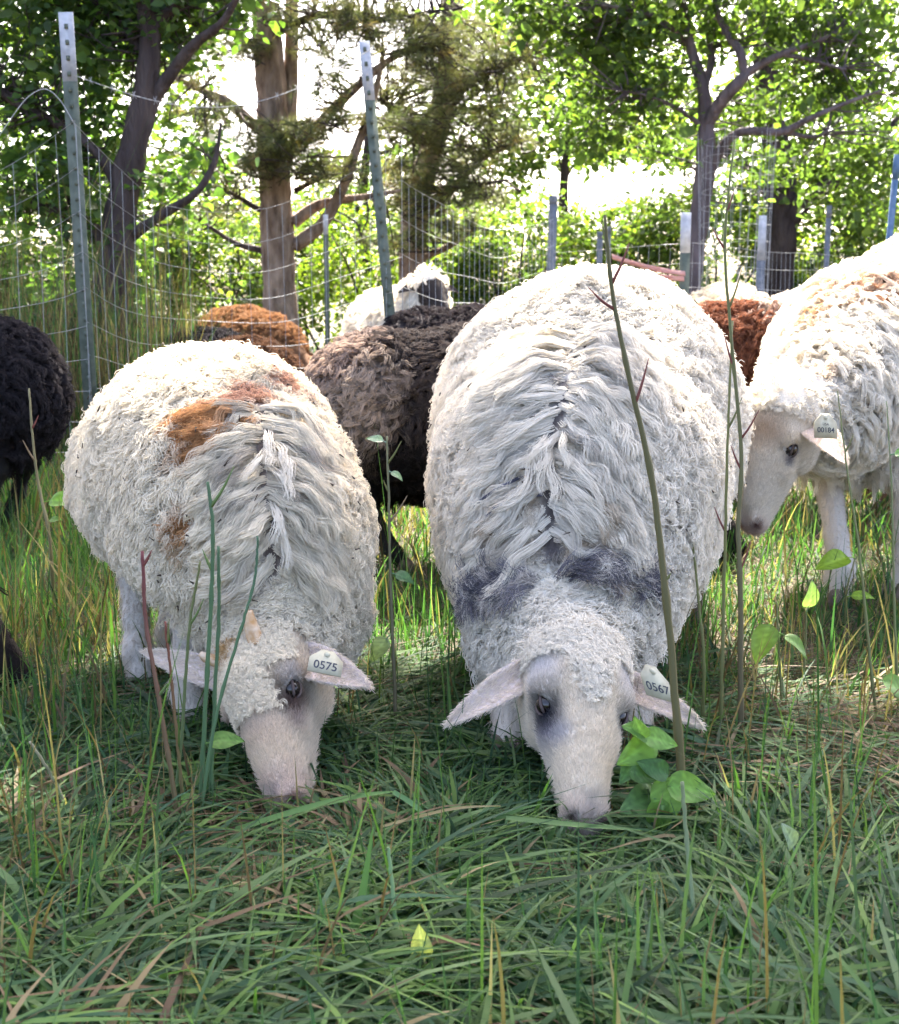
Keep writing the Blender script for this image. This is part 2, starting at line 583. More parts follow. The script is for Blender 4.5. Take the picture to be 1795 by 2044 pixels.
YP = 11.0
pine('tall pine with thick brown trunk split by a narrow gap into two stems', 568, YP,
     [(565, 700, YP, 70), (556, 520, YP, 66), (549, 360, YP, 64), (543, 200, YP, 60), (533, 60, YP, 56), (525, -120, YP, 52), (520, -500, YP, 46), (510, -1100, YP, 30), (505, -1500, YP, 12)],
     [[(588, 490, YP, 30), (640, 452, YP - .1, 26), (682, 380, YP - .2, 22), (712, 295, YP - .3, 18), (745, 200, YP - .3, 14), (765, 110, YP - .4, 8)],
      [(585, 445, YP, 26), (640, 408, YP, 20), (735, 392, YP - .1, 12), (800, 380, YP - .1, 6)],
      [(590, 300, YP, 24), (650, 235, YP - .2, 22), (715, 170, YP - .3, 18), (790, 112, YP - .4, 13), (870, 80, YP - .5, 8)],
      [(520, 260, YP, 24), (455, 205, YP - .2, 20), (405, 182, YP - .3, 14), (340, 150, YP - .4, 8)],
      [(525, 110, YP, 18), (470, 70, YP - .2, 14), (400, 50, YP - .3, 8)],
      [(520, 420, YP, 12), (450, 380, YP, 8), (380, 360, YP, 5)],
      [(560, 60, YP, 18), (640, 30, YP - .3, 14), (760, 40, YP - .5, 10), (880, 20, YP - .6, 6)],
      [(525, 500, YP, 14), (470, 485, YP, 10), (400, 440, YP, 6)],
      [(590, 380, YP, 12), (660, 345, YP - .2, 8), (700, 330, YP - .2, 5)]],
     [(560, 280, -.5, .35, .16, 46), (610, 255, -.4, .3, .12, 26), (500, 320, -.4, .35, .12, 22), (455, 350, -.4, .35, .13, 20), (430, 270, -.4, .22, .1, 10), (660, 340, -.3, .3, .12, 18), (700, 235, -.4, .25, .1, 14), (640, 190, -.4, .25, .1, 8),
      (760, 60, -.5, .5, .22, 60), (680, 30, -.4, .4, .16, 34), (860, 100, -.5, .4, .3, 60), (460, 90, -.4, .35, .18, 26), (400, 150, -.4, .25, .12, 12), (560, 20, -.4, .4, .12, 16), (640, 90, -.4, .3, .16, 18), (660, 150, -.4, .3, .14, 14), (420, 230, -.4, .3, .14, 14), (620, 330, -.4, .3, .12, 14), (740, 480, -.3, .3, .12, 8), (420, 420, -.3, .3, .1, 10), (780, 250, -.3, .2, .14, 10), (520, -80, -.4, .8, .2, 40), (800, -60, -.4, .8, .25, 50)],
     61, stem2=[(574, 330, YP + .05, 24), (580, 240, YP + .06, 26), (582, 120, YP + .1, 27), (583, 0, YP + .15, 26), (586, -200, YP + .2, 24), (590, -700, YP + .25, 12)])
YP2 = 12.0
pine('second pine whose trunk is half hidden by olive needle boughs', 828, YP2,
     [(828, 680, YP2, 58), (824, 520, YP2, 54), (832, 400, YP2, 52), (862, 300, YP2, 48), (885, 200, YP2, 44), (900, 60, YP2, 40), (905, -200, YP2, 34), (900, -700, YP2, 16)],
     [[(835, 440, YP2, 22), (900, 380, YP2 - .2, 18), (960, 320, YP2 - .3, 12), (1040, 280, YP2 - .4, 7)],
      [(860, 300, YP2, 22), (800, 230, YP2 - .3, 16), (760, 200, YP2 - .4, 8)],
      [(885, 200, YP2, 22), (960, 150, YP2 - .3, 16), (1060, 110, YP2 - .5, 9)],
      [(830, 520, YP2, 14), (900, 490, YP2 - .2, 12), (950, 455, YP2 - .3, 6)],
      [(895, 90, YP2, 20), (830, 40, YP2 - .3, 14), (770, 20, YP2 - .4, 8)],
      [(840, 380, YP2, 14), (940, 370, YP2 - .3, 10), (1010, 360, YP2 - .4, 5)]],
     [(850, 250, -.6, .45, .3, 60), (900, 330, -.5, .45, .25, 50), (840, 400, -.5, .35, .22, 40), (880, 150, -.6, .5, .3, 64), (960, 240, -.5, .4, .3, 46), (930, 60, -.5, .5, .25, 50), (1010, 140, -.5, .4, .25, 34), (960, 390, -.4, .3, .16, 18), (890, 455, -.4, .35, .14, 26), (1020, 270, -.4, .3, .14, 12), (800, 340, -.4, .25, .18, 18), (1080, 60, -.4, .4, .2, 26), (790, 180, -.4, .25, .2, 16), (830, 480, -.3, .25, .08, 8)],
     81)

# ------------------------------------------------------------------ the slender tree inside the wire cage (right)
YR = 8.4
trr = empty('broadleaf_tree', foot(1372, YR))
tag(trr, 'slender tree with forked grey-brown stem rising beside the wire mesh cage', 'tree', 'trees behind the fence')
pts = np.vstack([foot(1368, YR) + V3(0, 0, -.05), limb_pts([(1374, 640, YR), (1382, 530, YR), (1396, 430, YR), (1408, 330, YR), (1409, 240, YR), (1402, 170, YR), (1378, 90, YR), (1362, 10, YR), (1340, -120, YR), (1350, -500, YR), (1380, -1100, YR), (1360, -1700, YR)])])
v, q, t = tube(pts, [rad_at(a, YR) for a in (54, 46, 42, 40, 38, 32, 24, 20, 18, 20, 18, 14, 8)], 12, 90, rough=.12, seed=9)
mesh_obj('trunk', v, [q, t], m_barkg, trr)
anch = [dense(pts, 80)]
for k, uv in enumerate([
    [(1410, 245, YR, 27), (1438, 205, YR - .1, 25), (1478, 160, YR - .2, 23), (1500, 140, YR - .2, 17), (1560, 108, YR - .3, 13), (1620, 88, YR - .3, 9), (1680, 60, YR - .3, 5)],
    [(1486, 152, YR - .2, 18), (1478, 105, YR - .2, 17), (1450, 65, YR - .1, 14), (1428, 0, YR - .1, 12), (1440, -120, YR - .1, 9)],
    [(1418, 345, YR, 20), (1440, 295, YR - .1, 19), (1475, 265, YR - .2, 18), (1520, 262, YR - .3, 17), (1565, 262, YR - .3, 15), (1620, 235, YR - .4, 11), (1690, 205, YR - .4, 8), (1760, 180, YR - .4, 5)],
    [(1568, 262, YR - .3, 10), (1605, 272, YR - .3, 8), (1638, 270, YR - .3, 6), (1655, 255, YR - .3, 3)],
    [(1404, 180, YR, 20), (1420, 120, YR + .1, 15), (1412, 50, YR + .2, 12), (1400, -50, YR + .2, 8)],
    [(1400, 250, YR, 12), (1350, 215, YR - .1, 8), (1290, 190, YR - .2, 5), (1230, 180, YR - .2, 3)],
    [(1372, 80, YR, 12), (1300, 30, YR - .2, 9), (1200, 10, YR - .3, 6)],
    [(1560, 108, YR - .3, 9), (1620, 120, YR - .3, 7), (1690, 140, YR - .4, 4)],
]):
    o, p = limb(trr, 'branch', uv, m_barkg, 8, None, .12, 40 + k)
    anch.append(dense(p))
bl = []
for (u, v_, dy, rx, rz, wt) in [(1120, 40, 0, .45, .2, 1.0), (1200, 130, .2, .3, .25, .9), (1260, 60, 0, .35, .25, 1.0), (1300, 180, .1, .3, .22, .8), (1160, 230, .3, .25, .16, .5), (1460, 30, 0, .4, .16, .8), (1620, 60, 0, .4, .25, 1.0), (1730, 110, 0, .35, .4, 1.2), (1640, 180, .2, .35, .2, .8), (1500, 210, .3, .3, .15, .5), (1740, 300, .3, .3, .25, .9), (1560, 330, .4, .4, .14, .6), (1320, 290, .3, .3, .12, .4), (1260, 10, 0, .6, .14, 1.0), (1400, -60, 0, .9, .2, 1.4), (1700, -60, 0, .7, .2, 1.4), (1040, -20, 0, .5, .2, 1.0), (1690, 400, .4, .3, .16, .5), (1200, 290, .3, .2, .08, .25)]:
    bl.append((at(u, v_, YR + dy), (rx, .5, rz), wt))
(vv, qq, cc_), cl = blob_leaves(bl, 12500, 0.056, GREENS[:4], 0.085, 10, 17, droop=.6)
o = mesh_obj('crown', vv, qq, m_leaf, trr, cc_, smooth=False)
tag(o, kind='stuff')
twigs(cl, anch, m_barkg, trr, 0.3, 19)
shade_canopy(trr, 1.6, 7.5, 9.2, 3.0, 2.4, 3.0, 44000, GREENS, m_leaf, 33)  # upper crown out of view, its leaves placed for shade on the foreground
shade_canopy(trr, 1.6, 7.3, 7.4, 2.7, 1.7, 1.5, 28000, GREENS, m_leaf, 37)  # more unseen leaves, added to close sun gaps over the right grass

# ------------------------------------------------------------------ far trees and the thicket of bushes
YF = 12.2
tf = empty('broadleaf_tree', foot(1545, YF))
tag(tf, 'stout tree with dark trunk and one thick slanting limb behind the thin grey post', 'tree', 'trees behind the fence')
pts = np.vstack([foot(1545, YF) + V3(0, 0, -.05), limb_pts([(1546, 620, YF), (1552, 520, YF), (1562, 430, YF), (1560, 340, YF), (1535, 200, YF), (1520, -100, YF), (1530, -500, YF)])])
v, q, t = tube(pts, [rad_at(a, YF) for a in (84, 74, 68, 60, 54, 48, 40, 20)], 14, 60, rough=.12, seed=15)
mesh_obj('trunk', v, [q, t], m_barkd, tf)
anch = [dense(pts, 50)]
for k, uv in enumerate([[(1560, 455, YF, 52), (1600, 405, YF - .1, 40), (1660, 365, YF - .2, 30), (1720, 320, YF - .2, 22), (1800, 230, YF - .2, 14)],
                        [(1545, 400, YF, 26), (1500, 340, YF, 20), (1440, 300, YF, 12)]]):
    o, p = limb(tf, 'branch', uv, m_barkd, 8, None, .12, 60 + k)
    anch.append(dense(p))
bl = [(at(u, v_, YF + dy), (rx, .7, rz), wt) for (u, v_, dy, rx, rz, wt) in
      [(1480, 120, .3, .9, .5, 1), (1650, 200, .2, .8, .5, 1.2), (1740, 330, .1, .6, .5, 1.2), (1590, 330, .4, .6, .35, .9), (1400, 270, .5, .7, .35, .8), (1640, 40, .3, 1.0, .4, 1), (1700, 450, .0, .5, .3, .8), (1480, 400, .5, .5, .25, .6)]]
(vv, qq, cc_), cl = blob_leaves(bl, 11000, 0.064, GREENS, 0.11, 10, 23)
o = mesh_obj('crown', vv, qq, m_leaf, tf, cc_, smooth=False)
tag(o, kind='stuff')
twigs(cl, anch, m_barkd, tf, 0.25, 24)

def back_tree(label, u0, Y, blobs, n, seed, tw=26, size=.08):
    rt = empty('broadleaf_tree', foot(u0, Y))
    tag(rt, label, 'tree', 'trees behind the fence')
    tops = [(u0 + 4, 560, Y, tw * .9), (u0 - 6, 400, Y, tw * .75), (u0 + 10, 200, Y, tw * .55), (u0, 0, Y, tw * .4), (u0 + 12, -200, Y, tw * .2)]
    pts = np.vstack([foot(u0, Y) + V3(0, 0, -.05), limb_pts([a[:3] for a in tops])])
    v, q, t = tube(pts, [rad_at(tw, Y)] + [rad_at(a[3], Y) for a in tops], 10, 40, rough=.12, seed=seed)
    mesh_obj('trunk', v, [q, t], m_barkd, rt)
    an = [dense(pts, 40)]
    r = np.random.default_rng(seed)
    for b in blobs[:6]:
        c = at(b[0], b[1], Y + b[2])
        k = np.argmin(np.abs(an[0][:, 2] - (c[2] - .5)))
        p = np.array([an[0][k], (an[0][k] + c) / 2 + r.normal(size=3) * .12, c])
        v, q, t = tube(p, [.03, .02, .008], 6, 10)
        mesh_obj('branch', v, [q, t], m_barkd, rt)
        an.append(dense(p, 12))
    bl = [(at(u, v_, Y + dy), (rx, .8, rz), wt) for (u, v_, dy, rx, rz, wt) in blobs]
    (vv, qq, cc_), cl = blob_leaves(bl, n, size, GREENS, 0.13, 10, seed)
    o = mesh_obj('crown', vv, qq, m_leaf, rt, cc_, smooth=False)
    tag(o, kind='stuff')
back_tree('sunlit tree with thin stem in the gap between the second pine and the slender tree', 1130, 16.0,
          [(1150, 200, 0, 1.1, .55, 1.2), (1050, 120, 0, 1.0, .6, 1), (1240, 130, 0, 1.0, .6, 1.1), (1330, 230, .3, .9, .5, 1), (1110, 290, .2, .7, .25, .6), (1240, 290, .3, .8, .2, .7), (1180, 20, 0, 1.4, .5, 1), (1020, 330, .2, .5, .2, .5)], 11500, 51, 26, .068)
back_tree('sunlit tree standing behind the dark ivy-clad tree', 130, 14.0,
          [(60, 120, 0, 1.2, .7, 1), (240, 60, 0, 1.2, .7, 1), (330, 200, .2, .6, .5, .6), (60, 330, .2, 1.0, .6, 1), (240, 380, .3, .9, .5, 1), (380, 330, .3, .5, .35, .5), (360, 460, .3, .8, .25, .6), (470, 420, .5, .7, .25, .5), (300, 560, .3, 1.0, .3, .8)], 13000, 53, 26, .068)
back_tree('sunlit tree filling the gap behind the centre fence post', 730, 17.0,
          [(700, 400, 0, 1.1, .35, 1), (900, 250, .2, 1.0, .6, .8), (980, 400, .2, 1.0, .35, .8), (840, 440, .2, .9, .35, .8), (640, 460, .1, .9, .25, .7), (1000, 200, .3, .7, .7, .6), (780, 330, .3, .6, .3, .5), (660, 330, .4, .4, .2, .25), (960, 60, .3, .9, .5, .6)], 11000, 55, 26, .068)

# bushes form the thicket; every bush is a thing of its own
bush_spec = [(-60, 12.5, 420, 'broad'), (140, 13.0, 450, 'broad'), (320, 13.4, 440, 'pale'), (450, 12.6, 450, 'broad'), (600, 14.0, 420, 'broad'), (720, 12.8, 430, 'pale'), (880, 13.6, 430, 'broad'), (1010, 12.7, 420, 'broad'),
             (1150, 13.4, 425, 'pale'), (1290, 12.6, 400, 'broad'), (1430, 13.6, 400, 'broad'), (1580, 13.4, 400, 'pale'), (1720, 12.8, 400, 'broad'), (1880, 13.2, 390, 'broad')]
bush_words = ['beyond the black curly sheep', 'left of the ivy-clad trunk', 'right of the ivy-clad trunk', 'left of the split pine trunk', 'right of the split pine trunk', 'behind the thin far fence post', 'between the second pine and the leaning post', 'behind the big white sheep',
              'at the leaning dark fence post', 'left of the slender caged tree', 'behind the wire mesh cage', 'at the foot of the stout dark tree', 'right of the stout dark tree', 'behind the blue fence post']
for k, (u, Y, vt, kind) in enumerate(bush_spec):
    r = np.random.default_rng(200 + k)
    bush = empty('bush', foot(u, Y))
    tag(bush, ('sunlit yellow-green bush ' if kind == 'pale' else 'leafy green bush ') + bush_words[k], 'bush', 'bushes of the thicket')
    base = foot(u, Y)
    top = at(u, vt, Y)[2]
    for j in range(6):
        e = base + V3(r.uniform(-.7, .7), r.uniform(-.4, .4), top * r.uniform(.6, .95))
        mid = base * .5 + e * .5 + V3(r.uniform(-.1, .1), 0, .15)
        vv, q, t = tube([base + V3(r.uniform(-.25, .25), r.uniform(-.2, .2), -.04), mid, e], [.02, .014, .005], 5, 10)
        mesh_obj('stem', vv, [q, t], m_barkd, bush)
    bl = []
    for j in range(16):
        z = r.uniform(.2, top - .05)
        bl.append((base + V3(r.uniform(-.75, .75) * (1 - .35 * z / top), r.uniform(-.5, .5), z), (.36, .36, .26), 1))
    pal = GREENS if kind == 'broad' else [(0.08, 0.12, 0.018), (0.07, 0.11, 0.018), (0.095, 0.13, 0.022)]
    (vv, qq, cc_), cl = blob_leaves(bl, 6000, .055, pal, .075, 12, 300 + k)
    o = mesh_obj('crown', vv, qq, m_leaf, bush, cc_, smooth=False)
    tag(o, kind='stuff')
# ================================================================== fences
m_post = M_plain('post_green_paint', (0.07, 0.085, 0.062), 0.75, col2=(0.115, 0.13, 0.098), bump=.25, nscale=25)
m_postw = M_plain('post_white_paint', (0.46, 0.47, 0.49), 0.6, col2=(0.33, 0.34, 0.36), nscale=35)
m_postb = M_plain('post_blue_paint', (0.045, 0.10, 0.18), 0.6, col2=(0.09, 0.15, 0.24), nscale=35)
m_postg = M_plain('post_grey_steel', (0.11, 0.12, 0.135), 0.7, col2=(0.19, 0.20, 0.22), nscale=35)
m_wire = M_plain('galvanised_wire', (0.36, 0.36, 0.36), 0.55, metal=0.3, spec=.5)
m_tape = M_plain('pink_barrier_tape', (0.55, 0.22, 0.18), 0.6, col2=(0.62, 0.34, 0.28), nscale=12)

def t_post(label, bot, top, white=.13, w=.036, mat=None, mtop=None, studs=True, group='steel fence posts'):
    """T-section steel post with studs; the painted tip is its own part"""
    root = empty('fence_post', bot)
    tag(root, label, 'fence post', group)
    ax = nrm(top - bot)
    H_ = np.linalg.norm(top - bot)
    ex = nrm(np.cross(ax, V3(0, 1, 0)) * -1)
    ex = nrm(V3(1, 0, 0) - ax * ax[0])
    ey = np.cross(ax, ex)            # away from the lens
    def piece(z0, z1, name, m):
        S = Soup()
        S.box((-w / 2, 0, z0), (w / 2, .004, z1))
        S.box((-.002, .0042, z0), (.002, .034, z1))
        return S.build(name, m, root, smooth=False, xf=lambda v: bot + np.outer(v[:, 0], ex) + np.outer(v[:, 1], ey) + np.outer(v[:, 2], ax))
    wh = H_ - white
    piece(-.12, wh, 'shaft', mat or m_post)
    piece(wh, H_, 'painted_tip', mtop or m_postw)
    if studs:
        S = Soup()
        z = .30
        while z < H_ - .02:
            S.box((-.006, -.007, z), (.006, .0005, z + .016))
            z += .054
        o = S.build('stud', mat or m_post, root, smooth=False, xf=lambda v: bot + np.outer(v[:, 0], ex) + np.outer(v[:, 1], ey) + np.outer(v[:, 2], ax))
        tag(o, kind='stuff')
    return root

YA, YB = 4.6, 4.95
pA_top, pA_bot = at(131, 24, YA + .02), foot(190, YA)
pB_top, pB_bot = at(727, 82, YB + .05), foot(806, YB)
t_post('tall leaning green steel post with long white tip at the fence corner', pA_bot, pA_top, white=.235, w=.052)
t_post('leaning green steel post with white tip in front of the white sheep with black-brown head', pB_bot, pB_top, white=.22, w=.042)
def far_post(label, u, vtop, Y, w, lean=0.0, white=.10, mat=None, mtop=None):
    t = at(u, vtop, Y)
    b = foot(u, Y) + V3(-lean, 0, 0)
    b[0] = t[0] - lean
    return t_post(label, b, t, white, w, mat, mtop, studs=False)
far_post('thin green steel post with white tip right of the split pine', 650, 428, 9.0, .036, 0, .14)
far_post('dark grey steel post leaning slightly, in the bright gap behind the big ewe', 1105, 390, 7.4, .05, .02, .05, m_postg, m_postg)
far_post('short grey post just behind the pink tape end', 1198, 462, 8.6, .04, 0, .05, m_postg, m_postg)
far_post('second short grey post behind the pink tape end', 1216, 452, 8.9, .03, 0, .05, m_postg, m_postg)
far_post('green steel post with pale tip beside the slender tree, pink tape tied to it', 1370, 424, 6.4, .052, -.005, .2)
far_post('grey-white steel post right of the wire mesh cage', 1523, 430, 7.2, .045, 0, .25, m_postg)
far_post('thin grey steel post in front of the stout dark tree', 1656, 410, 8.4, .036, 0, .08, m_postg, m_postg)
far_post('bright blue post behind the shaggy ewe', 1792, 308, 5.2, .026, .045, .10, m_postb, m_postb)

def wire_run(S, path, zs, dz_v, sag=0.0, r=.0014, top_drop=None, seed=0, lean=0.0):
    """woven mesh along a ground path: horizontals at heights zs, verticals every dz_v; sag bows the run downwards between its ends"""
    rg = np.random.default_rng(seed)
    path = np.asarray(path, float)
    L_ = np.concatenate([[0], np.cumsum(np.linalg.norm(np.diff(path, axis=0), axis=1))])
    n = max(6, int(L_[-1] / .08))
    s_ = np.linspace(0, L_[-1], n)
    base = np.stack([np.interp(s_, L_, path[:, i]) for i in range(3)], -1)
    t = s_ / L_[-1]
    drop = sag * np.sin(np.pi * t)
    ph = rg.uniform(0, 6.28, 4)
    def pt(i, z):
        wob = .018 * math.sin(9 * t[i] + ph[0] + 3 * z) + .012 * math.sin(23 * t[i] + ph[1])
        zz = z - drop[i] * z / zs[-1]
        return base[i] + V3(0, wob + lean * z, zz + .008 * math.sin(14 * t[i] + ph[2] + z * 5))
    for z in zs:
        S.tube(np.array([pt(i, z) for i in range(n)]), r, 3, cap=False)
    k = int(L_[-1] / dz_v)
    for j in range(k + 1):
        i = min(n - 1, int(round(j * (n - 1) / k)))
        S.tube(np.array([pt(i, z) for z in zs]), r * .85, 3, cap=False)

fence = empty('wire_fence', pA_bot)
tag(fence, 'sagging galvanised wire mesh hung on the two tall leaning posts', 'fence')
zsA = [.08, .2, .32, .44, .56, .69, .82, .96, 1.11, 1.27]
S = Soup(); wire_run(S, [foot(-420, 4.9), foot(-120, 4.75), pA_bot + V3(0, -.02, 0)], zsA, .08, .22,   .0012, seed=1)
tag(S.build('mesh_panel', m_wire, fence), kind='stuff')
S = Soup(); wire_run(S, [pA_bot + V3(0, -.02, 0), foot(330, 5.2), foot(560, 5.4), pB_bot + V3(0, -.02, 0)], zsA, .08, .26,   .0012, seed=2)
tag(S.build('mesh_panel', m_wire, fence), kind='stuff')
S = Soup(); wire_run(S, [pB_bot + V3(0, -.02, 0), foot(960, 6.0), foot(1100, 7.4)], zsA[:-1], .08, .12,   .0012, seed=3)
tag(S.build('mesh_panel', m_wire, fence), kind='stuff')
# strand along the post tips, with barbs
S = Soup()
a, b = at(148, 150, YA), at(745, 96, YB)
n = 60
t = np.linspace(0, 1, n)[:, None]
pl_ = a * (1 - t) + b * t + V3(0, 0, -.16) * np.sin(np.pi * t)
for ph in (0, math.pi):
    tt = t[:, 0] * 220 + ph
    S.tube(pl_ + np.stack([0 * tt, np.cos(tt), np.sin(tt)], -1) * .0016, .0010, 4, cap=False)
for i in range(3, n, 4):
    p = pl_[i]
    S.tube([p + V3(-.006, 0, -.014), p + V3(.004, 0, .014)], .0008, 4)
    S.tube([p + V3(.008, 0, -.012), p + V3(-.006, 0, .013)], .0008, 4)
S.build('barbed_strand', m_wire, fence)
# a bent loop of wire hanging off the corner post
S = Soup()
S.tube(resample(np.array([at(150, 250, YA), at(120, 200, YA), at(90, 178, YA), at(55, 195, YA), at(20, 240, YA), at(-20, 300, YA)]), 24), .0016, 4)
S.build('loose_wire', m_wire, fence)

far = empty('wire_fence', foot(1370, 6.6))
tag(far, 'low square-mesh wire fence running behind the big ewe to the blue post', 'fence')
S = Soup(); wire_run(S, [foot(1100, 7.4), foot(1370, 6.45), foot(1523, 7.25), foot(1656, 8.4), foot(1900, 8.8)], [.1, .22, .34, .46, .58, .7, .82, .92], .08, .0,   .0012, seed=4)
tag(S.build('mesh_panel', m_wire, far), kind='stuff')

# round cage of mesh about the slender tree
cage = empty('wire_cage', foot(1450, 7.9))
tag(cage, 'tall round cage of wire mesh beside the slender tree', 'cage')
S = Soup()
cc0 = foot(1455, 7.9)
for k in range(26):
    a = k / 26 * 6.283
    d = V3(math.cos(a), math.sin(a), 0) * .21
    fl_ = 1 + .12 * math.sin(a * 3)
    S.tube([cc0 + d + V3(0, 0, .03), cc0 + d * 1.02 + V3(0, 0, .8), cc0 + d * fl_ * 1.1 + V3(0, 0, 1.62 + .05 * math.sin(a * 5))], .0014, 3, 8, cap=False)
for z in np.arange(.1, 1.62, .1):
    th = np.linspace(0, 6.283, 25)
    S.tube(cc0 + np.stack([np.cos(th) * .213, np.sin(th) * .213, z + .01 * np.sin(th * 2)], -1), .0014, 3, cap=False)
tag(S.build('mesh_panel', m_wire, cage), kind='stuff')

# faded pink tape, doubled, tied from post to post
tp = empty('barrier_tape', foot(1300, 6.5))
tag(tp, 'faded pink tape strung double from the bright gap to the green post', 'tape')
for (u0, v0, u1, v1) in [(1222, 512, 1368, 546), (1240, 536, 1366, 556)]:
    a, b = at(u0, v0, 6.6), at(u1, v1, 6.37)
    n = 14
    vs, fs = [], []
    for i in range(n):
        t = i / (n - 1)
        p = a * (1 - t) + b * t + V3(0, 0, -.012 * math.sin(math.pi * t))
        tw = .5 * math.sin(5 * t + v0)
        d = V3(0, math.sin(tw), math.cos(tw)) * .013
        e = V3(0, math.cos(tw), -math.sin(tw)) * .0006
        vs += [p - d - e, p + d - e, p + d + e, p - d + e]
    for i in range(n - 1):
        for j in range(4):
            fs.append((i * 4 + j, i * 4 + (j + 1) % 4, (i + 1) * 4 + (j + 1) % 4, (i + 1) * 4 + j))
    mesh_obj('strip', np.array(vs), np.array(fs), m_tape, tp, smooth=False)
# ================================================================== sheep: solid bodies from blended volumes
def smin(a, b, k):
    h = np.clip(0.5 + 0.5 * (b - a) / k, 0, 1)
    return b * (1 - h) + a * h - k * h * (1 - h)

def smax(a, b, k):
    return -smin(-a, -b, k)

def d_cone(p, a, b, ra, rb):
    ba = (b - a).astype(np.float32)
    pa = p - a.astype(np.float32)
    h = np.clip(pa @ ba / max(float(ba @ ba), 1e-9), 0, 1)
    q = pa - h[:, None] * ba
    return np.sqrt((q * q).sum(1)) - (ra + (rb - ra) * h)

def d_ell(p, c, F, r):
    q = (p - c.astype(np.float32)) @ np.asarray(F, np.float32).T
    r = np.asarray(r, np.float32)
    k0 = np.sqrt(((q / r) ** 2).sum(1))
    k1 = np.sqrt(((q / (r * r)) ** 2).sum(1))
    return k0 * (k0 - 1) / np.maximum(k1, 1e-6)

def surface_nets(xs, ys, zs, F):
    s = F < 0
    nx, ny_, nz = F.shape
    c = [s[i:nx - 1 + i, j:ny_ - 1 + j, k:nz - 1 + k] for i in (0, 1) for j in (0, 1) for k in (0, 1)]
    tot = sum(a.astype(np.int8) for a in c)
    act = (tot > 0) & (tot < 8)
    I, J, K = np.nonzero(act)
    idx = np.full(act.shape, -1, np.int64)
    idx[I, J, K] = np.arange(len(I))
    acc = np.zeros((len(I), 3))
    cnt = np.zeros(len(I))
    cor = [(i, j, k) for i in (0, 1) for j in (0, 1) for k in (0, 1)]
    for a in range(8):
        for b in range(a + 1, 8):
            if sum(abs(x - y) for x, y in zip(cor[a], cor[b])) != 1: continue
            fa = F[I + cor[a][0], J + cor[a][1], K + cor[a][2]]
            fb = F[I + cor[b][0], J + cor[b][1], K + cor[b][2]]
            m = (fa < 0) != (fb < 0)
            t = np.where(m, fa / np.where(m, fa - fb, 1), 0)
            pa = np.stack([xs[I + cor[a][0]], ys[J + cor[a][1]], zs[K + cor[a][2]]], -1)
            pb = np.stack([xs[I + cor[b][0]], ys[J + cor[b][1]], zs[K + cor[b][2]]], -1)
            acc += np.where(m[:, None], pa + (pb - pa) * t[:, None], 0)
            cnt += m
    V = acc / cnt[:, None]
    faces = []
    # edges along x, y, z
    for ax in range(3):
        o = [slice(None)] * 3
        lo, hi = list(o), list(o)
        lo[ax] = slice(0, -1); hi[ax] = slice(1, None)
        ch = s[tuple(lo)] != s[tuple(hi)]
        A, B, D = np.nonzero(ch)
        inside = s[tuple(lo)][A, B, D]
        e = [A, B, D]
        u_, v_ = (ax + 1) % 3, (ax + 2) % 3
        ok = (e[u_] > 0) & (e[v_] > 0) & (e[u_] < F.shape[u_] - 1) & (e[v_] < F.shape[v_] - 1)
        e = [x[ok] for x in e]; inside = inside[ok]
        def cell(du, dv):
            q = [x.copy() for x in e]
            q[u_] = q[u_] - du; q[v_] = q[v_] - dv
            return idx[q[0], q[1], q[2]]
        quad = np.stack([cell(1, 1), cell(0, 1), cell(0, 0), cell(1, 0)], -1)
        quad[~inside] = quad[~inside][:, ::-1]
        faces.append(quad)
    Q = np.vstack(faces)
    return V, Q[(Q >= 0).all(1)]

def axis_grid(lo, hi, hlo, hhi, fine, coarse):
    g = [lo]
    while g[-1] < hi:
        x = g[-1]
        d = max(hlo - x, x - hhi, 0)
        g.append(x + min(coarse, fine + d * 0.22))
    return np.array(g, np.float32)

m_fleece = M_attr('wool_strands', 0.9, 0.32, (1, 0.98, 0.94), 0.15)
m_body = M_attr('sheep_skin_and_wool_base', 0.95, 0.0, bump=0.7, bscale=260)
m_eye = M_plain('sheep_eye_dark', (0.015, 0.010, 0.008), 0.12, spec=0.6)
m_hoof = M_plain('hoof_horn', (0.10, 0.075, 0.055), 0.7, col2=(0.17, 0.13, 0.10), bump=.3, nscale=60)
m_tag = M_plain('ear_tag_plastic', (0.56, 0.51, 0.36), 0.6, col2=(0.40, 0.35, 0.24), nscale=50)
m_ink = M_plain('ear_tag_ink', (0.05, 0.05, 0.06), 0.6)
m_horn = M_plain('horn_scur', (0.45, 0.25, 0.10), 0.65, col2=(0.62, 0.48, 0.34), bump=.4, nscale=70)
m_bits = M_plain('dark_chaff', (0.045, 0.032, 0.022), 0.9)

